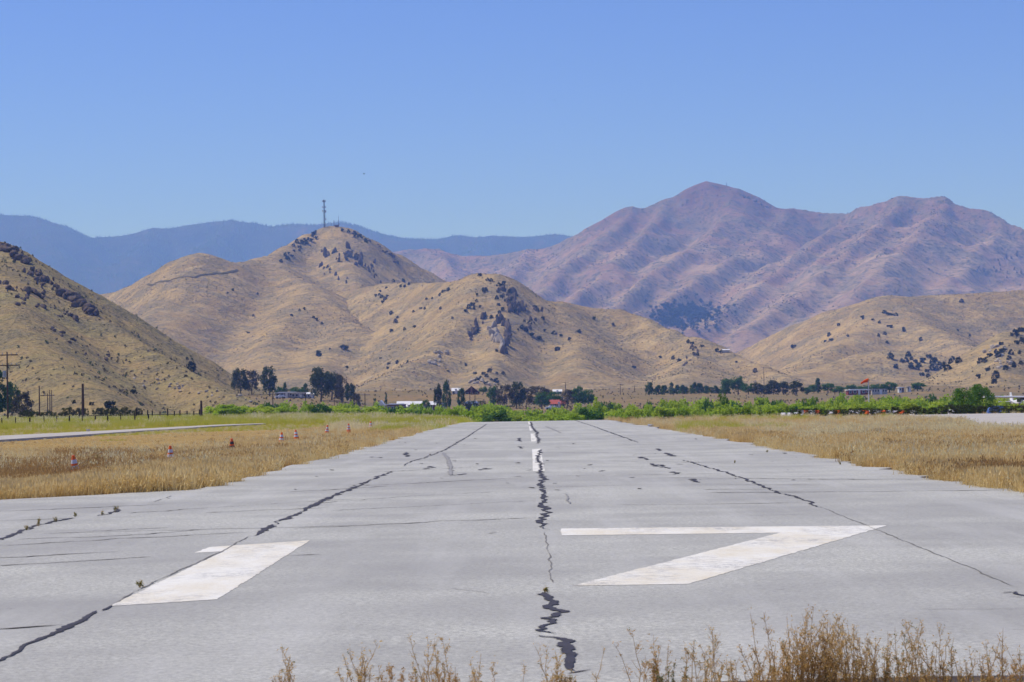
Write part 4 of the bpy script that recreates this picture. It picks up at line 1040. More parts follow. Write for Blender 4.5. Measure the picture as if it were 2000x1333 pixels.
def rocks_along(kind, path, n, spread, w0, w1, label, group):
    L = np.cumsum([0] + [math.dist(a, b) for a, b in zip(path[:-1], path[1:])])
    for i in range(n):
        s = random.random() * L[-1]
        x, y = np.interp(s, L, [p[0] for p in path]), np.interp(s, L, [p[1] for p in path])
        rock(kind, x + random.gauss(0, spread), y + random.gauss(0, spread * 0.6), random.uniform(w0, w1), label, group)
g1 = ('dark granite boulder in the crag along the crest of the rocky slope', 'boulders of the crest crag')
rocks_along('d', [(122, 575), (150, 590), (172, 608), (186, 618)], 34, 5, 10, 20, *g1)
rocks_along('k', [(110, 570), (140, 585), (165, 602), (184, 616)], 40, 5, 5, 12, 'dark angular block wedged in the crag along the crest of the slope', 'angular blocks of the crest crag')
rocks_along('d', [(60, 536), (85, 548), (110, 560)], 14, 5, 8, 18, 'dark boulder of the middle outcrop high on the rocky slope', 'boulders of the middle outcrop')
rocks_along('k', [(0, 482), (30, 500), (60, 530), (100, 556), (60, 575), (10, 560)], 50, 9, 4, 10, 'dark angular block scattered over the upper rocky slope', 'angular blocks of the upper slope')
rocks_along('d', [(2, 480), (18, 492), (38, 505), (55, 515)], 20, 5, 8, 18, 'dark boulder near the top of the rocky slope', 'boulders of the top outcrop')
rocks_along('d', [(0, 555), (25, 562), (60, 572), (85, 580)], 16, 6, 7, 15, 'dark boulder of the band across the upper rocky slope', 'boulders of the upper band')
rocks_along('d', [(20, 585), (70, 592), (115, 612), (160, 625)], 22, 9, 4, 11, 'small granite block scattered below the crest crag', 'blocks below the crest crag')
rocks_along('d', [(100, 645), (135, 662), (180, 690), (220, 705)], 18, 8, 4, 9, 'small dark rock in the gully of the rocky slope', 'rocks in the gully')
rocks_along('p', [(250, 745), (330, 755), (390, 768), (450, 775), (500, 788)], 34, 8, 3, 7, 'pale stone scattered on the green foot of the rocky slope', 'pale stones on the foot of the slope')
rocks_along('k', [(640, 500), (660, 495), (690, 500), (715, 520), (735, 545)], 46, 10, 5, 13, 'dark crag block on the face of the tower hill', 'crag blocks of the tower hill')
rocks_along('k', [(625, 520), (650, 540), (680, 550)], 12, 8, 4, 9, 'small dark crag block low on the face of the tower hill', 'low crag blocks of the tower hill')
rocks_along('d', [(690, 455), (715, 468), (770, 505), (775, 515)], 14, 4, 4, 8, 'dark block along the shoulder of the tower hill', 'shoulder blocks of the tower hill')
rocks_along('s', [(960, 640), (968, 662), (980, 680)], 28, 5, 9, 17, 'pale upright slab in the main rib of the crag', 'pale slabs of the crag')
rocks_along('k', [(978, 625), (990, 655), (988, 680), (983, 695)], 30, 5, 8, 17, 'dark upright slab beside the pale rib of the crag', 'dark slabs of the crag')
rocks_along('k', [(945, 618), (935, 635), (925, 650), (920, 665)], 24, 3, 6, 13, 'dark slab in the narrow second rib of the crag', 'slabs of the second rib')
rocks_along('k', [(985, 570), (1000, 590), (1010, 610), (1000, 600)], 44, 9, 6, 15, 'dark block high on the crag hill', 'high blocks of the crag hill')
rocks_along('k', [(1020, 640), (1035, 655), (1045, 600), (1050, 612)], 16, 6, 5, 11, 'dark block on the shaded flank of the crag hill', 'flank blocks of the crag hill')
rocks_along('p', [(870, 690), (850, 700), (840, 710), (855, 715)], 16, 6, 5, 10, 'pale rock of the small outcrop above the white roofs', 'pale rocks above the white roofs')
rocks_along('p', [(915, 750), (930, 745), (950, 752), (965, 748)], 12, 6, 5, 10, 'pale rock just above the dark gabled barn', 'pale rocks above the barn')
rocks_along('k', [(1340, 685), (1355, 680), (1365, 688), (1332, 715)], 14, 4, 4, 8, 'dark block in the small outcrop on the long spur', 'blocks on the long spur')
rocks_along('p', [(1940, 690), (1955, 680), (1945, 705), (1965, 720), (1990, 700)], 20, 8, 5, 11, 'pale rock on the face of the steep hill by the frame edge', 'pale rocks of the steep hill')
rocks_along('k', [(1890, 520), (1930, 530), (1970, 500), (1990, 545), (1960, 550)], 20, 14, 4, 9, 'bluish crag block on the shoulder of the big mountain', 'crag blocks of the big mountain')
rocks_along('d', [(1438, 372), (1442, 378), (1500, 405), (1512, 414)], 8, 2, 4, 7, 'dark rock on the skyline of the pointed peak', 'skyline rocks of the peak')

# the cut across the dome: a dark brushy track
def track(name, pts, w, material):
    P = [hit(*p) for p in pts]
    V, F = [], []
    Q = []
    for a, b in zip(P[:-1], P[1:]):
        for i in range(12): Q.append(a.lerp(b, i / 12))
    for i, p in enumerate(Q):
        d = (Q[min(i + 1, len(Q) - 1)] - Q[max(i - 1, 0)]); n = Vector((-d.y, d.x, 0)).normalized() * w / 2
        for q in (p - n, p + n): V.append((q.x, q.y, float(height(q.x, q.y)) + 0.7))
        if i: F.append((2 * i - 2, 2 * i - 1, 2 * i + 1, 2 * i))
    return tag(mesh_obj(name, V, F, material), kind='structure')
track('dirt_track', [(288, 556), (330, 550), (380, 543), (430, 535), (468, 528)], 2.2, M['sage'])

# ------------------------------------------------------------------ buildings
def house(name, px0, px1, ytop, depth, label, wall, roof, style='flat', hroof=0.35, deep=7.0, rz=0.0, windows=3, door=True, chimney=False, base=None, cat='house'):
    g = on_land((px0 + px1) / 2, depth)
    w = (px1 - px0) / F_PX * depth
    if base is not None: g.z = min(g.z, at((px0 + px1) / 2, base, depth).z)
    zt = at((px0 + px1) / 2, ytop, depth).z - g.z
    h = max(2.3, zt); hr = h * hroof; hw = h - hr
    t = empty(name, g, rz)
    MB().box((0, 0, hw / 2 - 0.3), (w, deep, hw + 0.6)).build('wall', wall, t)
    rb = MB(); o = 0.35
    if style == 'flat':
        rb.box((0, 0, hw + hr * 0.25), (w + 2 * o, deep + 2 * o, hr * 0.5))
        rb.box((0, 0, hw + hr * 0.6), (w * 0.8, deep * 0.7, hr * 0.4))
    elif style == 'gable_side':    # ridge along the width
        rb.add([(-w / 2 - o, -deep / 2 - o, hw - 0.1), (w / 2 + o, -deep / 2 - o, hw - 0.1), (w / 2 + o, deep / 2 + o, hw - 0.1), (-w / 2 - o, deep / 2 + o, hw - 0.1), (-w / 2 - o, 0, h), (w / 2 + o, 0, h)], [(0, 1, 5, 4), (2, 3, 4, 5), (0, 4, 3), (1, 2, 5), (3, 2, 1, 0)])
    else:                          # gable facing the runway
        rb.add([(-w / 2 - o, -deep / 2 - o, hw - 0.1), (w / 2 + o, -deep / 2 - o, hw - 0.1), (w / 2 + o, deep / 2 + o, hw - 0.1), (-w / 2 - o, deep / 2 + o, hw - 0.1), (0, -deep / 2 - o, h), (0, deep / 2 + o, h)], [(0, 1, 4), (1, 2, 5, 4), (2, 3, 5), (3, 0, 4, 5), (3, 2, 1, 0)])
    rf = rb.build('roof', roof, t)
    if chimney: MB().box((0, -deep / 2 - o - 0.35, h * 0.5), (w * 0.12, 0.6, h * 1.06)).build('chimney', M['brick'], rf)
    n = windows + (1 if door else 0)
    for i in range(n):
        x = -w / 2 + w * (i + 0.5) / n
        if door and i == n // 2:
            d = MB().box((x, -deep / 2 - 0.03, 0.95), (0.9, 0.06, 2.0)).build('door', M['white'] if wall != M['white'] else M['brown_wall'], t)
            MB().box((x + 0.33, -deep / 2 - 0.09, 0.95), (0.1, 0.06, 0.1)).build('handle', M['metal'], d)
        else:
            ww = min(1.5, w / n * 0.55); zz = min(hw - 0.6, 1.5)
            f = MB().box((x, -deep / 2 - 0.03, zz), (ww + 0.2, 0.06, 1.1)).build('window', M['white'], t)
            MB().box((x, -deep / 2 - 0.075, zz), (ww, 0.04, 0.9)).build('pane', M['glass'], f)
    return tag(t, label, cat)
house('mobile_home', 540, 583, 767, 930, 'long grey mobile home with white roof beside the lone eucalyptus', M['grey_wall'], M['white'], 'flat', 0.2, 6, windows=4)
house('flat_roof_house', 571, 600, 765.5, 925, 'flat roofed grey house with raised middle between the dark trees', M['grey_wall'], M['cream'], 'flat', 0.3, 7)
house('shed', 601, 613, 769, 905, 'small white roofed shed half hidden by the largest eucalyptus', M['grey_wall'], M['white'], 'gable_side', 0.3, 4, windows=1)
house('gabled_house', 738, 751, 782, 812, 'white gabled house between the two pointed trees', M['white'], M['white'], 'gable_front', 0.4, 8, windows=2)
house('long_house', 757, 792, 788, 795, 'low brown long house beside the pointed cypress', M['brown_wall'], M['white'], 'flat', 0.15, 6, windows=4)
house('white_roof_house', 777, 800, 784, 815, 'white roofed house, first of the two broad white roofs', M['grey_wall'], M['white'], 'gable_side', 0.5, 9)
house('white_roof_house', 797, 823, 784, 813, 'white roofed house, second of the two broad white roofs', M['cream'], M['white'], 'gable_side', 0.5, 9)
house('grey_house', 798, 831, 790, 785, 'grey walled low house in front of the broad white roofs', M['grey_wall'], M['brown_wall'], 'flat', 0.12, 6, windows=4)
house('shed', 841, 851, 784, 815, 'tiny white shed beside the slender pale eucalyptus', M['white'], M['white'], 'gable_side', 0.35, 4, windows=1)
house('shed', 860, 871, 785, 812, 'pale shed between the slender eucalyptus and the tall pine', M['cream'], M['white'], 'gable_front', 0.3, 5, windows=1)
house('white_building', 884, 899, 763, 1000, 'small white roofed building beside the dark gabled barn', M['grey_wall'], M['white'], 'gable_side', 0.5, 6, windows=2)
house('barn', 908, 936, 755, 985, 'dark red gabled barn with brick chimney below the crag', M['red_wall'], M['dark_roof'], 'gable_front', 0.8, 12, windows=2, chimney=True, cat='barn')
house('white_roof_building', 909, 934, 782, 805, 'building with bright white flat roof behind the clipped hedge', M['brown_wall'], M['white'], 'flat', 0.3, 8)
house('red_roof_house', 1073, 1103, 781, 835, 'low house with red roof behind the trees of the row', M['brown_wall'], M['red_roof'], 'gable_side', 0.5, 8, windows=3)
house('small_house', 1081, 1097, 764.5, 1150, 'tiny pale house above the red roof, far behind the trees', M['cream'], M['white'], 'gable_side', 0.4, 7, windows=2)
house('red_house', 1655, 1698, 761, 990, 'long dark red house with white roof behind the windsock', M['red_wall'], M['white'], 'flat', 0.25, 7, windows=4)
house('trailer', 1702, 1732, 763.5, 985, 'pale trailer at the foot of the trees beyond the windsock', M['cream'], M['grey_wall'], 'flat', 0.12, 4, windows=5, cat='trailer')
house('shed', 1755, 1765, 763.5, 1000, 'small white shed between the trailers and the lone round tree', M['white'], M['white'], 'flat', 0.2, 4, windows=1)
house('shed', 1772, 1778, 761, 1005, 'narrow cream shed next to the lone round tree', M['cream'], M['cream'], 'flat', 0.15, 3, windows=1)
p = hit(1417, 688)
if p is not None:
    t_ = empty('hill_shed', p)
    MB().box((0, 0, 0.6), (6, 4, 1.8)).build('wall', M['cream'], t_); MB().add([(-3.3, -2.4, 1.45), (3.3, -2.4, 1.45), (3.3, 2.4, 2.1), (-3.3, 2.4, 2.1), (-3.3, -2.4, 1.52), (3.3, -2.4, 1.52), (3.3, 2.4, 2.3), (-3.3, 2.4, 2.3)], [(3, 2, 1, 0), (4, 5, 6, 7), (0, 1, 5, 4), (1, 2, 6, 5), (2, 3, 7, 6), (3, 0, 4, 7)]).build('roof', M['white'], t_)
    tag(t_, 'tiny white roofed shed in the saddle between the hills', 'shed')

# parked cars by the houses
def car(px, depth, label, rz, paint):
    g = on_land(px, depth); t = empty('parked_car', g, rz)
    b = MB(); prof = [(-2.1, 0.35), (-2.15, 0.85), (-1.9, 0.98), (-1.0, 1.02), (-0.45, 1.48), (0.95, 1.5), (1.55, 1.05), (2.1, 0.95), (2.15, 0.4)]
    n = len(prof); vs = [(x, s * (0.85 if z < 1.2 else 0.68), z) for s in (-1, 1) for x, z in prof]
    b.add(vs, [tuple(range(n - 1, -1, -1)), tuple(range(n, 2 * n))] + [(i, (i + 1) % n, n + (i + 1) % n, n + i) for i in range(n)])
    b.build('body', paint, t)
    for s in (-1, 1):
        MB().add([(x, s * 0.8 if z < 1.2 else s * 0.73, z) for x, z in ((-0.75, 1.1), (-0.35, 1.4), (0.85, 1.42), (1.25, 1.1))], [(0, 1, 2, 3)]).build('window', M['glass'], t)
        for xx in (-1.35, 1.35): MB().tube([(xx, s * 0.72, 0.33), (xx, s * 0.93, 0.33)], 0.33, 14).build('wheel', M['rubber'], t)
    tag(t, label, 'car')
car(722, 818, 'white car parked before the small dark cone shaped tree', 0.1, M['white'])
car(1077, 805, 'white car parked before the red roofed house', 0.05, M['white'])
car(548, 915, 'white car parked beside the grey mobile home', 0.2, M['white'])

# ------------------------------------------------------------------ poles, fence, cones
def pole(px, ytop, depth, label, arms=1, r=0.13, transformer=False, ybase=None, group=None):
    g = on_land(px, depth)
    if ybase is not None: g.z = min(g.z, at(px, ybase, depth).z)
    h = at(px, ytop, depth).z - g.z
    t = empty('utility_pole', g)
    MB().tube([(0, 0, -0.4), (0, 0, h * 0.5), (0, 0, h)], [r * 1.2, r, r * 0.8], 8).build('pole', M['wood'], t)
    for i in range(arms):
        z = h - 0.4 - i * 1.4
        a = MB().box((0, -0.18, z), (3.0 if i == 0 else 3.4, 0.12, 0.14)).build('crossarm', M['wood'], t)
        for x in (-1.3, -0.6, 0.6, 1.3): MB().tube([(x, -0.18, z + 0.07), (x, -0.18, z + 0.3)], [0.06, 0.04], 6).build('insulator', M['metal'], a)
    if transformer:
        MB().tube([(-0.35, -0.1, h - 3.4), (-0.35, -0.1, h - 2.5)], 0.25, 10).build('transformer', M['metal'], t)
    return tag(t, label, 'pole', group)
pole(15, 688, 330, 'tall power pole with two crossarms and grey transformer beside the dark trees', 2, 0.11, True)
pole(77, 754, 360, 'plain brown wooden pole behind the dark hedge, no crossarm', 0, 0.10)
pole(162, 750, 330, 'thick black wooden post standing alone above the hedge', 0, 0.19)
pole(93, 769, 520, 'thin pole with lamp head, one of the close group behind the hedge', 1, 0.10)
pole(97.5, 762, 540, 'thin bare pole, tallest of the close group behind the hedge', 0, 0.11)
pole(101, 762, 560, 'second thin bare pole of the close group behind the hedge', 0, 0.10)
pole(393, 783, 300, 'short dark wooden post where the fence ends beside the wide bright bush', 0, 0.16)
pole(533, 768, 700, 'utility pole before the lone eucalyptus', 1, 0.14)
pole(597, 768, 690, 'utility pole before the flat roofed house', 1, 0.14)
pole(653, 776, 680, 'thin utility pole before the dark eucalyptus grove', 0, 0.10)
pole(713, 769, 690, 'utility pole between the grove and the white car', 1, 0.14)
pole(918, 768, 900, 'utility pole below the dark gabled barn', 1, 0.13)
pole(928, 769, 900, 'second utility pole below the dark gabled barn', 1, 0.13)
pole(1105, 746, 1100, 'utility pole rising behind the bare looking brown tree', 1, 0.14)
pole(1212, 750, 1100, 'utility pole on the open sage flat beyond the runway end', 1, 0.14)
pole(1240, 753, 1200, 'more distant utility pole on the open sage flat', 1, 0.14)
pole(1493, 717, 1600, 'far utility pole where the dirt road leaves the long spur', 1, 0.16)
pole(1631, 762, 1000, 'pale pole before the dark broadleaf trees of the bench', 0, 0.14)
pole(801, 772, 1150, 'far utility pole behind the first broad white roof', 1, 0.14)
pole(833, 773, 1150, 'far utility pole behind the small pale green tree', 1, 0.14)

fence = empty('fence', on_land(110, 225))
fp = []
for px, yt in [(-25, 818), (3, 818), (30, 817), (58, 817), (85, 816), (111, 815), (135, 814), (160, 814), (186, 813), (210, 812), (235, 811), (263, 810), (290, 810)]:
    d = 232 + 0.06 * px
    g = on_land(px, d); h = max(1.0, at(px, yt, d).z - g.z) * random.uniform(0.92, 1.05); lx_, ly_ = random.uniform(-0.04, 0.04), random.uniform(-0.04, 0.04)
    r = random.choice([0.05, 0.055, 0.08])
    q = g - fence.location
    MB().tube([(q.x, q.y, q.z - 0.3), (q.x + lx_ * h, q.y + ly_ * h, q.z + h)], [r, r * 0.9], 7).build('post', M['post'], fence)
    fp.append((q, h))
for f in (0.45, 0.85):
    MB().tube([(q.x, q.y - 0.12, q.z + h * f) for q, h in fp], 0.006, 4).build('wire', M['metal'], fence)
tag(fence, 'low fence of dark wooden posts and wire across the green field', 'fence')
fence2 = empty('fence', on_land(330, 330)); fp = []
for px, yt in [(154, 799), (266, 798), (277, 802), (288, 801), (297, 802), (312, 804), (327, 798), (340, 803), (351, 801), (365, 803), (378, 803), (389, 800)]:
    g = on_land(px, 320); h = max(0.9, at(px, yt, 320).z - g.z); q = g - fence2.location
    MB().tube([(q.x, q.y, q.z - 0.3), (q.x + 0.02, q.y, q.z + h)], [0.09, 0.08], 7).build('post', M['post'], fence2)
    fp.append((q, h))
MB().tube([(q.x, q.y - 0.16, q.z + 0.75) for q, h in fp], 0.045, 5).build('rail', M['post'], fence2)
tag(fence2, 'dark farther fence with rail running on from the end of the hedge', 'fence')

CONES = [(148, 898, 928, 'white', 'nearest orange cone with two white collars in the dry grass'), (334, 879.5, 903, 'white', 'second nearest orange cone with two white collars'), (454, 864.5, 883, 'dark', 'orange cone with dirty dark collar, third from the camera'), (549, 851.5, 867, 'white', 'fourth orange cone from the camera, in the dry grass'), (579, 847, 860, 'white', 'fifth orange cone from the camera, close beyond the fourth'), (638, 837, 848, 'white', 'sixth cone from the camera, at the start of the green grass'), (681, 833, 844, 'white', 'seventh cone from the camera, faded, in the green grass'), (724, 827, 840, 'white', 'farthest orange cone, in the green grass')]
for px, yt, yb, colr, lab in CONES:
    g = flat(px, yb); g.z = float(ground_z(g.x, g.y))
    h = max(0.56, 1.25 * (at(px, yt, g.y).z - g.z))
    t_ = empty('traffic_cone', g); t_.rotation_euler = (random.uniform(-0.06, 0.02), random.uniform(0.05, 0.14), random.uniform(0, 6))
    k = h / 0.5
    MB().box((0, 0, 0.015 * k), (0.30 * k, 0.30 * k, 0.03 * k)).build('base', M['orange'], t_)
    rr = lambda z: 0.13 * (1 - z) + 0.03 * z
    b = MB().tube([(0, 0, 0.03 * k), (0, 0, 0.5 * k)], [rr(0) * k, rr(1) * k], 18).build('body', M['orange'], t_)
    cm = M['cone_white'] if colr == 'white' else M['cone_dark']
    for z0, z1 in ((0.36, 0.52), (0.62, 0.80)):
        MB().tube([(0, 0, (0.03 + 0.47 * z0) * k), (0, 0, (0.03 + 0.47 * z1) * k)], [(rr(z0) + 0.003) * k, (rr(z1) + 0.003) * k], 18, False).build('collar', cm, b)
    tag(t_, lab, 'cone')

# ------------------------------------------------------------------ windsock
d = 330; g = on_land(1697, d); zt = at(1696, 744, d).z - g.z
t_ = empty('windsock', g)
MB().tube([(0, 0, -0.2), (0, 0, zt * 0.6), (0, 0, zt)], [0.09, 0.075, 0.055], 10).build('pole', M['white'], t_)
rp = [(-0.05, 0, zt + 0.02)]
for i in range(9):
    f = i / 8; rp.append((-0.05 - 0.95 * f, 0.15 * f, zt + 0.05 - 0.42 * f ** 1.6))
sk = MB().tube(rp, [0.27] + [0.27 - 0.17 * i / 8 + 0.012 * (-1) ** i for i in range(9)], 14, False).build('sock', M['sock'], t_)
MB().tube([(-0.05 + 0.0, 0.28 * math.cos(a), zt + 0.02 + 0.28 * math.sin(a)) for a in (2 * math.pi * j / 16 for j in range(17))], 0.015, 5).build('ring', M['metal'], sk)
tag(t_, 'orange windsock drooping on a white pole beyond the service road', 'windsock')

# ------------------------------------------------------------------ barriers, tarp, litter
def barrier(px, depth, w, h, m, label, group, rz):
    g = on_land(px, depth); t = empty('traffic_barrier', g, rz)
    prof = [(-0.28, 0), (0.28, 0), (0.28, 0.1), (0.12, 0.38), (0.07, 1.0), (-0.07, 1.0), (-0.12, 0.38), (-0.28, 0.1)]
    n = len(prof); b = MB(); b.add([(s * w / 2, y_, z_ * h) for s in (-1, 1) for y_, z_ in prof], [tuple(range(n)), tuple(range(2 * n - 1, n - 1, -1))] + [(n + i, n + (i + 1) % n, (i + 1) % n, i) for i in range(n)])
    b.build('body', m, t)
    for s in (-0.3, 0.3): MB().box((s * w, -0.2, h * 0.09), (0.25, 0.16, h * 0.12)).build('foot_slot', M['rubber'], t)
    for s in (-1, 1): MB().tube([(s * (w / 2 + 0.05), 0, 0.15 * h), (s * (w / 2 + 0.05), 0, 0.85 * h)], 0.05, 8).build('hinge', m, t)
    return tag(t, label, 'barrier', group)
BAR = [(1530, 'w'), (1543, 'w'), (1556, 'w'), (1563, 'w'), (1576, 'o'), (1585, 'w'), (1594, 'o'), (1622, 'w'), (1634, 'o'), (1664, 'w'), (1676, 'w'), (1690, 'o'), (1702, 'w'), (1713, 'w'), (1724, 'o'), (1738, 'w'), (1748, 'w'), (1760, 'o'), (1783, 'w'), (1857, 'w')]
for px, c in BAR:
    d = 222 + random.uniform(-1, 1); w = 11 / F_PX * d * 1.35
    g = on_land(px, d); w *= 0.75 if px < 1560 else 1.0; h = max(0.55, at(px, 801.5 if px > 1560 else 807, d).z - g.z)
    barrier(px, d, w, h, M['white'] if c == 'w' else M['orange'], f"{nth([q for q in BAR if q[1] == c].index((px, c)))} {'white' if c == 'w' else 'orange'} plastic barrier behind the roadside hedge, from the runway side", 'white barriers' if c == 'w' else 'orange barriers', -0.9 + random.uniform(-0.1, 0.1))
g = on_land(1946, 235); zt = at(1946, 793.5, 235).z - g.z
t_ = MB(); N_ = 12; vs = []
for j in range(6):
    for i in range(N_): vs.append((math.cos(6.283 * i / N_) * 1.0 * (1 - (j / 5) ** 4 * 0.45), math.sin(6.283 * i / N_) * 0.6 * (1 - (j / 5) ** 2 * 0.75), zt * j / 5 * (1 + 0.05 * math.sin(i * 2.1))))
t_.add(vs, [(j * N_ + i, j * N_ + (i + 1) % N_, (j + 1) * N_ + (i + 1) % N_, (j + 1) * N_ + i) for j in range(5) for i in range(N_)] + [tuple(5 * N_ + i for i in range(N_))])
o = t_.build('covered_stack', M['blue']); o.location = g; tag(o, 'blue tarpaulin covered stack behind the hedge near the aircraft', 'tarpaulin')
def scrap(px, py, w, h, label):
    g = flat(px, py); g.z = float(ground_z(g.x, g.y)); rs = random.Random(px); b = MB()
    vs = [(w * (i / 4 - 0.5) + rs.uniform(-.03, .03), 0.2 * (j / 2 - 0.5) + rs.uniform(-.03, .03), 0.12 + h * rs.random()) for j in range(3) for i in range(5)]
    b.add(vs, [(j * 5 + i, j * 5 + i + 1, (j + 1) * 5 + i + 1, (j + 1) * 5 + i) for j in range(2) for i in range(4)])
    b.add([(-w / 2, 0, 0), (w / 2, 0, 0), (w / 2, 0, 0.2), (-w / 2, 0, 0.22)], [(0, 1, 2, 3)])
    o = b.build('plastic_scrap', M['white']); o.location = g; tag(o, label, 'litter')
scrap(1271, 833.5, 0.32, 0.10, 'scrap of white plastic in the grass at the runway edge')
scrap(172, 842, 0.25, 0.12, 'scrap of white plastic beyond the taxiway')

# ------------------------------------------------------------------ aircraft (high wing, nose towards the runway)
d = 318; g = on_land(2003, d)
zw = at(1960, 776.5, d).z                 # wing height
plane = empty('light_aircraft', (g.x, g.y, zw - 2.35), math.radians(8))
fu = MB(); st = [(-1.9, 0.10, 1.25, 0.12), (-1.75, 0.36, 1.28, 0.36), (-1.2, 0.50, 1.32, 0.46), (-0.4, 0.56, 1.45, 0.58), (0.6, 0.58, 1.62, 0.74), (1.6, 0.56, 1.62, 0.70), (2.6, 0.40, 1.58, 0.50), (4.2, 0.22, 1.62, 0.30), (5.9, 0.08, 1.72, 0.16)]
n = 16; vs = [(hw * math.copysign(abs(math.cos(a)) ** 0.7, math.cos(a)), y_, zc + hh * math.copysign(abs(math.sin(a)) ** 0.7, math.sin(a))) for y_, hw, zc, hh in st for a in (2 * math.pi * k / n for k in range(n))]
fu.add(vs, [(i * n + k, i * n + (k + 1) % n, (i + 1) * n + (k + 1) % n, (i + 1) * n + k) for i in range(len(st) - 1) for k in range(n)] + [tuple(range(n - 1, -1, -1)), tuple((len(st) - 1) * n + k for k in range(n))])
body = fu.build('fuselage', M['white'], plane, True)
MB().add([(-0.5, -0.42, 1.98), (0.5, -0.42, 1.98), (0.56, 0.35, 2.34), (-0.56, 0.35, 2.34)], [(0, 1, 2, 3)]).build('windshield', M['glass'], body)
for s in (-1, 1):
    MB().box((s * 0.585, 0.85, 1.98), (0.04, 1.5, 0.5)).build('side_window', M['glass'], body)
    MB().box((s * 0.575, 1.0, 1.45), (0.04, 4.5, 0.16)).build('stripe', M['red_wall'], body)
def wing(name, hx, y0, y1, z, th, tip, m, parent):
    sec = [(0, 0), (0.12, 0.5), (0.4, 0.6), (1, 0.05), (0.6, -0.25), (0.12, -0.4)]; b = MB(); vs = []
    for x, c in ((-hx, tip), (-hx * 0.5, 1), (0, 1), (hx * 0.5, 1), (hx, tip)):
        for u, v in sec: vs.append((x, y0 + (y1 - y0) * ((1 - c) * 0.3 + u * c), z + v * th * (1 if c == 1 else 0.7) + abs(x) * 0.02))
    k = len(sec)
    b.add(vs, [(i * k + j, i * k + (j + 1) % k, (i + 1) * k + (j + 1) % k, (i + 1) * k + j) for i in range(4) for j in range(k)] + [tuple(range(k)), tuple(4 * k + j for j in range(k - 1, -1, -1))])
    return b.build(name, m, parent, True)
wing('wing', 5.5, -0.35, 1.25, 2.33, 0.26, 0.7, M['white'], plane)
wing('stabilizer', 1.75, 5.0, 5.95, 1.75, 0.10, 0.7, M['white'], plane)
MB().add([(s * 0.04, y_, z_) for s in (-1, 1) for y_, z_ in ((4.7, 1.8), (5.5, 3.0), (5.95, 3.0), (6.0, 1.75))], [(0, 1, 2, 3), (7, 6, 5, 4), (0, 4, 5, 1), (1, 5, 6, 2), (2, 6, 7, 3)]).build('fin', M['white'], plane)
for s in (-1, 1):
    MB().tube([(s * 0.55, 0.1, 1.05), (s * 2.7, 0.3, 2.33)], 0.045, 6).build('wing_strut', M['white'], plane)
    MB().tube([(s * 0.4, 0.6, 1.0), (s * 1.25, 0.65, 0.28)], 0.05, 6).build('gear_leg', M['white'], plane)
    w_ = MB().tube([(s * 1.22, 0.65, 0.22), (s * 1.4, 0.65, 0.22)], 0.22, 14).build('wheel', M['rubber'], plane)
MB().tube([(0, -1.2, 1.0), (0, -1.25, 0.25)], 0.045, 6).build('gear_leg', M['white'], plane)
MB().tube([(-0.07, -1.25, 0.2), (0.07, -1.25, 0.2)], 0.2, 14).build('wheel', M['rubber'], plane)
pr = MB().tube([(0, -2.15, 1.25), (0, -2.0, 1.25), (0, -1.9, 1.25)], [0.02, 0.1, 0.13], 12).build('spinner', M['white'], plane)
for s in (-1, 1): MB().add([(0, -2.0, 1.20), (s * 0.45, -2.02, 1.42), (s * 0.86, -2.0, 1.62), (s * 0.84, -1.98, 1.52), (s * 0.4, -1.97, 1.28)], [(0, 1, 2, 3, 4)]).build('propeller_blade', M['dark_metal'], pr)
tag(plane, 'white high wing light aircraft cut by the frame edge behind the hedge', 'aircraft')

# ------------------------------------------------------------------ radio site on the hill
def lattice(b, h, w0, w1, nseg, r):
    for k in range(3):
        a = 2 * math.pi * k / 3; b.tube([(w0 * math.cos(a), w0 * math.sin(a), -1), (w1 * math.cos(a), w1 * math.sin(a), h)], r, 5)
    for i in range(nseg):
        z0, z1 = h * i / nseg, h * (i + 1) / nseg
        for k in range(3):
            a0, a1 = 2 * math.pi * k / 3, 2 * math.pi * (k + 1) / 3; r0 = w0 + (w1 - w0) * i / nseg; r1 = w0 + (w1 - w0) * (i + 1) / nseg
            b.tube([(r0 * math.cos(a0), r0 * math.sin(a0), z0), (r1 * math.cos(a1), r1 * math.sin(a1), z1)], r * 0.6, 4)
p = Vector((at(633.5, 446, 2895).x, 2895, 0)); p.z = float(height(p.x, p.y)); th = at(632, 391, 2895).z - p.z
tw = empty('radio_tower', p)
b = MB(); lattice(b, th, 0.8, 0.6, 14, 0.2); b.tube([(0, 0, -1), (0, 0, th)], 0.22, 6); b.build('mast', M['dark_metal'], tw)
MB().tube([(0, 0, th - 2.4), (0, 0, th - 1.8)], [1.7, 1.7], 10).build('platform', M['dark_metal'], tw)
for k in range(6):
    a = 2 * math.pi * k / 6; MB().box((1.75 * math.cos(a), 1.75 * math.sin(a), th - 1.4), (0.5, 0.35, 2.4), a).build('panel_antenna', M['metal'], tw)
for k, (z, s) in enumerate([(0.74, 1), (0.60, 1), (0.56, 1), (0.60, -1), (0.30, 1), (0.74, -1), (0.12, 1)]):
    MB().tube([(s * 0.7, -0.2, th * z), (s * 1.5, -0.5, th * z), (s * 1.9, -0.9, th * z)], [0.15, 0.85, 0.95], 12).build('dish', M['metal'], tw)
MB().tube([(1.9, -0.3, 0), (1.9, -0.3, th * 0.62)], 0.12, 5).build('cable_run', M['dark_metal'], tw)
MB().tube([(-1.3, 0.3, 0), (-1.3, 0.3, th * 0.62)], 0.09, 5).build('cable_run', M['dark_metal'], tw)
MB().tube([(0, 0, th), (0, 0, th + 2.6)], 0.1, 5).build('whip_antenna', M['dark_metal'], tw)
tag(tw, 'tall radio tower with panel antennas and dishes on the pointed hill', 'tower')
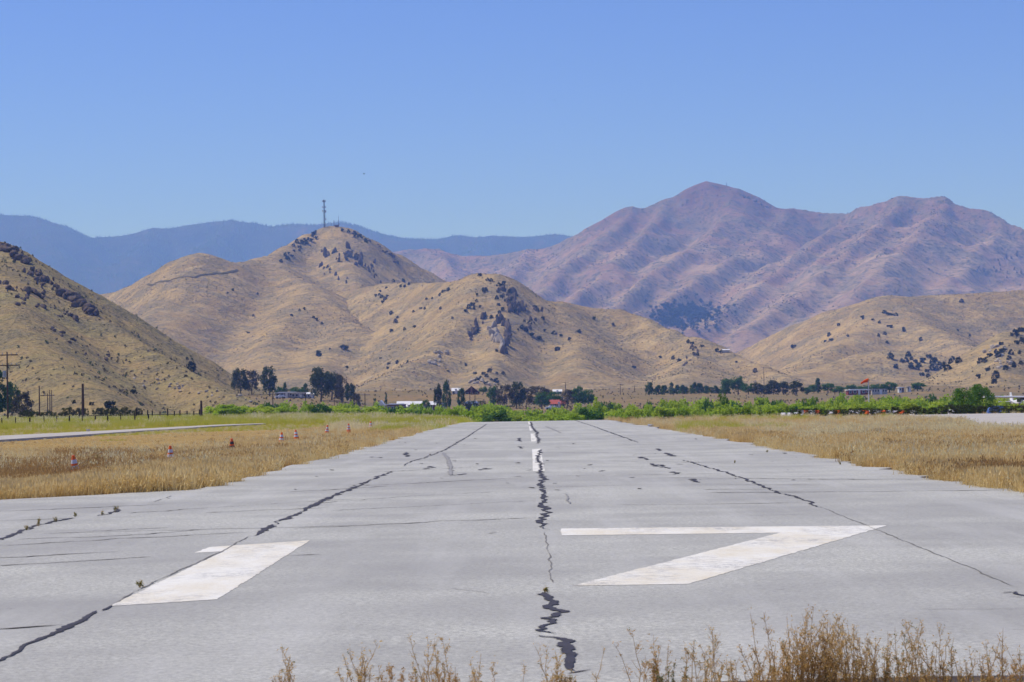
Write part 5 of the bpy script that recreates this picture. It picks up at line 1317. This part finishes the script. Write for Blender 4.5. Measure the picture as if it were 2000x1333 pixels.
def mast(px, ytop, depth, label, dishes=0, r=0.16):
    q = Vector((at(px, 450, depth).x, depth, 0)); q.z = float(height(q.x, q.y)); h = at(px, ytop, depth).z - q.z
    t = empty('radio_mast', q); MB().tube([(0, 0, -0.5), (0, 0, h * 0.5), (0, 0, h)], [r * 1.6, r, r * 0.5], 6).build('mast', M['dark_metal'], t)
    for i in range(dishes): MB().tube([(0.3, -0.2, h * (0.18 + 0.2 * i)), (0.9, -0.6, h * (0.18 + 0.2 * i))], [0.2, 0.8], 10).build('dish', M['metal'], t)
    for z in (0.55, 0.8): MB().box((0, 0, h * z), (1.2, 0.12, 0.12)).build('antenna_arm', M['dark_metal'], t)
    tag(t, label, 'mast')
mast(661.5, 421, 2900, 'second tallest antenna mast beside the radio tower, with dish', 1, 0.22)
mast(652.5, 430, 2900, 'plain thin mast between the radio tower and the dish mast', 0, 0.18)
mast(647, 434, 2902, 'short thin mast nearest the radio tower', 0, 0.14)
mast(640.5, 441, 2890, 'shortest mast at the foot of the radio tower', 0, 0.2)
mast(1421, 356, 7500, 'tiny antenna mast on the skyline of the big mountain', 0, 0.7)
q = Vector((at(658, 450, 2890).x, 2890, 0)); q.z = float(height(q.x, q.y)); t_ = empty('equipment_hut', q)
MB().box((0, 0, 0.9), (4.5, 3, 2.8)).build('wall', M['brown_wall'], t_); MB().box((0, 0, 2.45), (5, 3.5, 0.3)).build('roof', M['dark_roof'], t_)
tag(t_, 'low brown equipment hut at the foot of the antenna masts', 'hut')

# ------------------------------------------------------------------ weeds at the near pavement edge
def weed(name, seed, h, stems, spread, green=0.0):
    rs = random.Random(seed); root = empty(name, link=False); sm, lm, gm = MB(), MB(), MB()
    def leafbit(m, p, s):
        a = Vector((rs.gauss(0, 1), rs.gauss(0, 1), rs.gauss(0.4, 0.7))).normalized() * s; bb = Vector((rs.gauss(0, 1), rs.gauss(0, 1), rs.gauss(0, 1))).normalized() * s * 0.4
        m.add([p - bb, p + bb, p + a * 1.6], [(0, 1, 2)])
    for i in range(stems):
        x0, y0 = rs.gauss(0, spread * 0.4), rs.gauss(0, spread * 0.25); hh = h * rs.uniform(0.45, 1.08); lx, ly = rs.gauss(0, 0.16) * hh, rs.gauss(0, 0.10) * hh
        pts = [Vector((x0 + lx * max(f, 0) ** 1.4 + rs.gauss(0, 0.006), y0 + ly * max(f, 0) ** 1.4, hh * f)) for f in (-0.05, 0.2, 0.4, 0.6, 0.8, 1.0)]
        sm.tube(pts, [0.0028, 0.0025, 0.0021, 0.0017, 0.0013, 0.0008], 4, False)
        for j in range(rs.randint(6, 12)):
            f = rs.uniform(0.2, 0.97); k = f * 5; a0 = pts[int(k)].lerp(pts[min(5, int(k) + 1)], k - int(k))
            L = hh * rs.uniform(0.08, 0.26) * (1.15 - f * 0.6); an = rs.uniform(0, 6.283)
            tip = a0 + Vector((math.cos(an) * L * 0.6, math.sin(an) * L * 0.5, L * rs.uniform(0.5, 1.0)))
            mid = a0.lerp(tip, 0.5) + Vector((0, 0, -0.1 * L))
            sm.tube([a0, mid, tip], [0.0014, 0.0012, 0.0007], 3, False)
            for q in range(rs.randint(5, 9)):
                leafbit(gm if rs.random() < green else lm, a0.lerp(tip, rs.uniform(0.25, 1.05)) + Vector((rs.gauss(0, 0.006), rs.gauss(0, 0.006), rs.gauss(0, 0.006))), rs.uniform(0.005, 0.011))
        for j in range(8): leafbit(lm, pts[rs.randint(2, 5)] + Vector((rs.gauss(0, 0.01), rs.gauss(0, 0.01), rs.gauss(0, 0.02))), rs.uniform(0.007, 0.013))
    sm.build('stem', M['weed_stem'], root, link=False); lm.build('seed_head', M['weed_seed'], root, link=False)
    if gm.v: gm.build('leaf', M['weed_leaf'], root, link=False)
    return root
W = [(560, 1255, 7, 0.10, 'sparse thin dry weed, first of the row at the near pavement edge', .1), (708, 1262, 12, 0.16, 'bushy dry weed second in the row at the near pavement edge', .05), (765, 1292, 7, 0.12, 'short dry weed between the second and third taller ones', 0), (830, 1247, 12, 0.16, 'rusty dry weed in front of the middle of the pavement', .05), (880, 1300, 7, 0.14, 'short straggly weed beside the rusty one', .1), (938, 1282, 6, 0.10, 'thin wispy weed midway along the near pavement edge', .1), (1072, 1262, 10, 0.18, 'feathery dry weed beside the tar filled crack', .15), (1110, 1308, 8, 0.14, 'low dry weed just at the end of the tar filled crack', .2), (1272, 1240, 12, 0.16, 'tall narrow dry weed below the point of the numeral seven', .1), (1310, 1300, 8, 0.12, 'low green tinged weed at the foot of the narrow dry one', .8), (1380, 1238, 12, 0.16, 'open branched dry weed next to the biggest clump', .1), (1415, 1290, 10, 0.16, 'short dry weed filling the gap before the biggest clump', .1), (1500, 1262, 10, 0.12, 'slim dry weed on the near flank of the biggest clump', .1), (1548, 1204, 30, 0.20, 'biggest rusty dry weed clump, its taller first half', .05), (1610, 1212, 30, 0.22, 'biggest rusty dry weed clump, its dense middle', .05), (1662, 1218, 24, 0.18, 'biggest rusty dry weed clump, its last third', .05), (1716, 1245, 12, 0.16, 'loose dry weed just after the biggest clump', .1), (1768, 1232, 16, 0.18, 'yellow green tinged dry weed after the biggest clump', .3), (1812, 1222, 14, 0.16, 'pale tipped tall dry weed near the frame corner', .2), (1868, 1290, 10, 0.16, 'low dry weed before the last tall one', .1), (1942, 1236, 12, 0.14, 'last tall dry weed near the frame corner', .15), (1985, 1275, 12, 0.16, 'dry weed cut by the frame corner', .1)]
for i, (px, yt, ns, sp, lab, gr) in enumerate(W):
    yd = NEAR_Y - random.uniform(0.12, 0.5); r = ray(px, 1300)
    g = Vector((r.x * yd, yd, float(ground_z(r.x * yd, yd)))); h = at(px, yt, yd).z - g.z
    src = weed('dry_weed', 900 + i, h, max(5, int(ns * (1.6 if ns > 20 else 1.15))), sp * 1.1, gr)
    o = copy_tree(src, g); tag(o, lab, 'weed')
bt = [tuft('edge_grass_tuft', 50 + i, 40, 0.075, 0.12, M['straw'], 0.003, 1.0, True) for i in range(3)]
x = rng.random(420) * 2.95 + 0.08; y = NEAR_Y - 0.12 - rng.random(len(x)) * 0.9
k = fbm(x * 2.5, y * 2, 2, 66) > -0.1; x, y = x[k], y[k]
put('edge_grass', x, y, 0.5 + 0.7 * rng.random(len(x)), bt)

# small green weeds in the pavement cracks
SW = [(1067, 1158, 0.07, 'small green weed in the centre crack between the numerals'), (1435, 905, 0.20, 'pale green weed alone on the pavement beyond the numeral seven'), (1641, 908, 0.14, 'small green weed beside the pavement edge'), (226, 1001, 0.26, 'tall dark weed in the crack at the widened pavement'), (52, 1036, 0.13, 'leafy green weed at the start of the weedy crack'), (75, 1028, 0.2, 'thin green weed along the weedy crack'), (108, 1020, 0.18, 'brownish weed along the weedy crack'), (146, 1010, 0.12, 'small weed at the end of the weedy crack'), (200, 1006, 0.10, 'tiny weed just before the tall dark one'), (1498, 884, 0.12, 'tiny dry weed on the pavement near the far grass edge'), (275, 1148, 0.10, 'tiny reddish weed growing at the edge of the numeral one')]
for i, (px, py, h, lab) in enumerate(SW):
    g = flat(px, py); src = weed('crack_weed', 960 + i, h * 0.55, 4, 0.03, 0.75)
    o = copy_tree(src, (g.x, g.y, 0.0)); tag(o, lab, 'weed')
# the tall pale stalk bush in the dry field
g = flat(190, 912); g.z = float(ground_z(g.x, g.y)); src = weed('tall_weed', 990, 0.62, 26, 0.25, 0.5); o = copy_tree(src, g); o.scale = (1.2, 1.2, 1.1); tag(o, 'tall pale green weed standing in the dry field between the two nearest cones', 'weed')

# ------------------------------------------------------------------ birds
def bird(px, py, depth, span, label, bank):
    p = at(px, py, depth); t = empty('bird', p); t.rotation_euler = (0.1, bank, random.uniform(-0.5, 0.5))
    MB().tube([(0, -0.28 * span, 0), (0, -0.1 * span, 0.01), (0, 0.15 * span, 0), (0, 0.3 * span, 0)], [0.01, 0.07 * span, 0.06 * span, 0.02], 8).build('body', M['bird'], t)
    for s in (-1, 1): MB().add([(s * 0.03 * span, -0.1 * span, 0.02), (s * 0.28 * span, -0.16 * span, 0.09 * span), (s * 0.5 * span, 0.0, 0.05 * span), (s * 0.26 * span, 0.06 * span, 0.08 * span), (s * 0.03 * span, 0.1 * span, 0.02)], [(0, 1, 2, 3, 4)]).build('wing', M['bird'], t)
    tag(t, label, 'bird')
bird(1165, 303, 320, 0.45, 'tiny dark bird high in the sky above the mountain', 0.5)
bird(711, 340, 260, 1.0, 'dark gliding bird in the sky near the radio tower', -0.18)
bird(1084, 196, 420, 0.7, 'faint bird highest in the sky', 0.25)
# ------------------------------------------------------------------ haze
m = bpy.data.materials.new('haze_air'); m.use_nodes = True
nt = m.node_tree; nt.nodes.clear()
o_ = nt.nodes.new('ShaderNodeOutputMaterial'); v_ = nt.nodes.new('ShaderNodeVolumePrincipled')
v_.inputs['Color'].default_value = (0.21, 0.40, 1.0, 1)
v_.inputs['Absorption Color'].default_value = (1, 1, 1, 1)
v_.inputs['Density'].default_value = 1.18e-4
v_.inputs['Anisotropy'].default_value = 0.0
nt.links.new(v_.outputs[0], o_.inputs['Volume'])
hz = MB().box((0, 8000, 590), (44000, 25000, 1202)).build('haze', m)
tag(hz, kind='stuff')
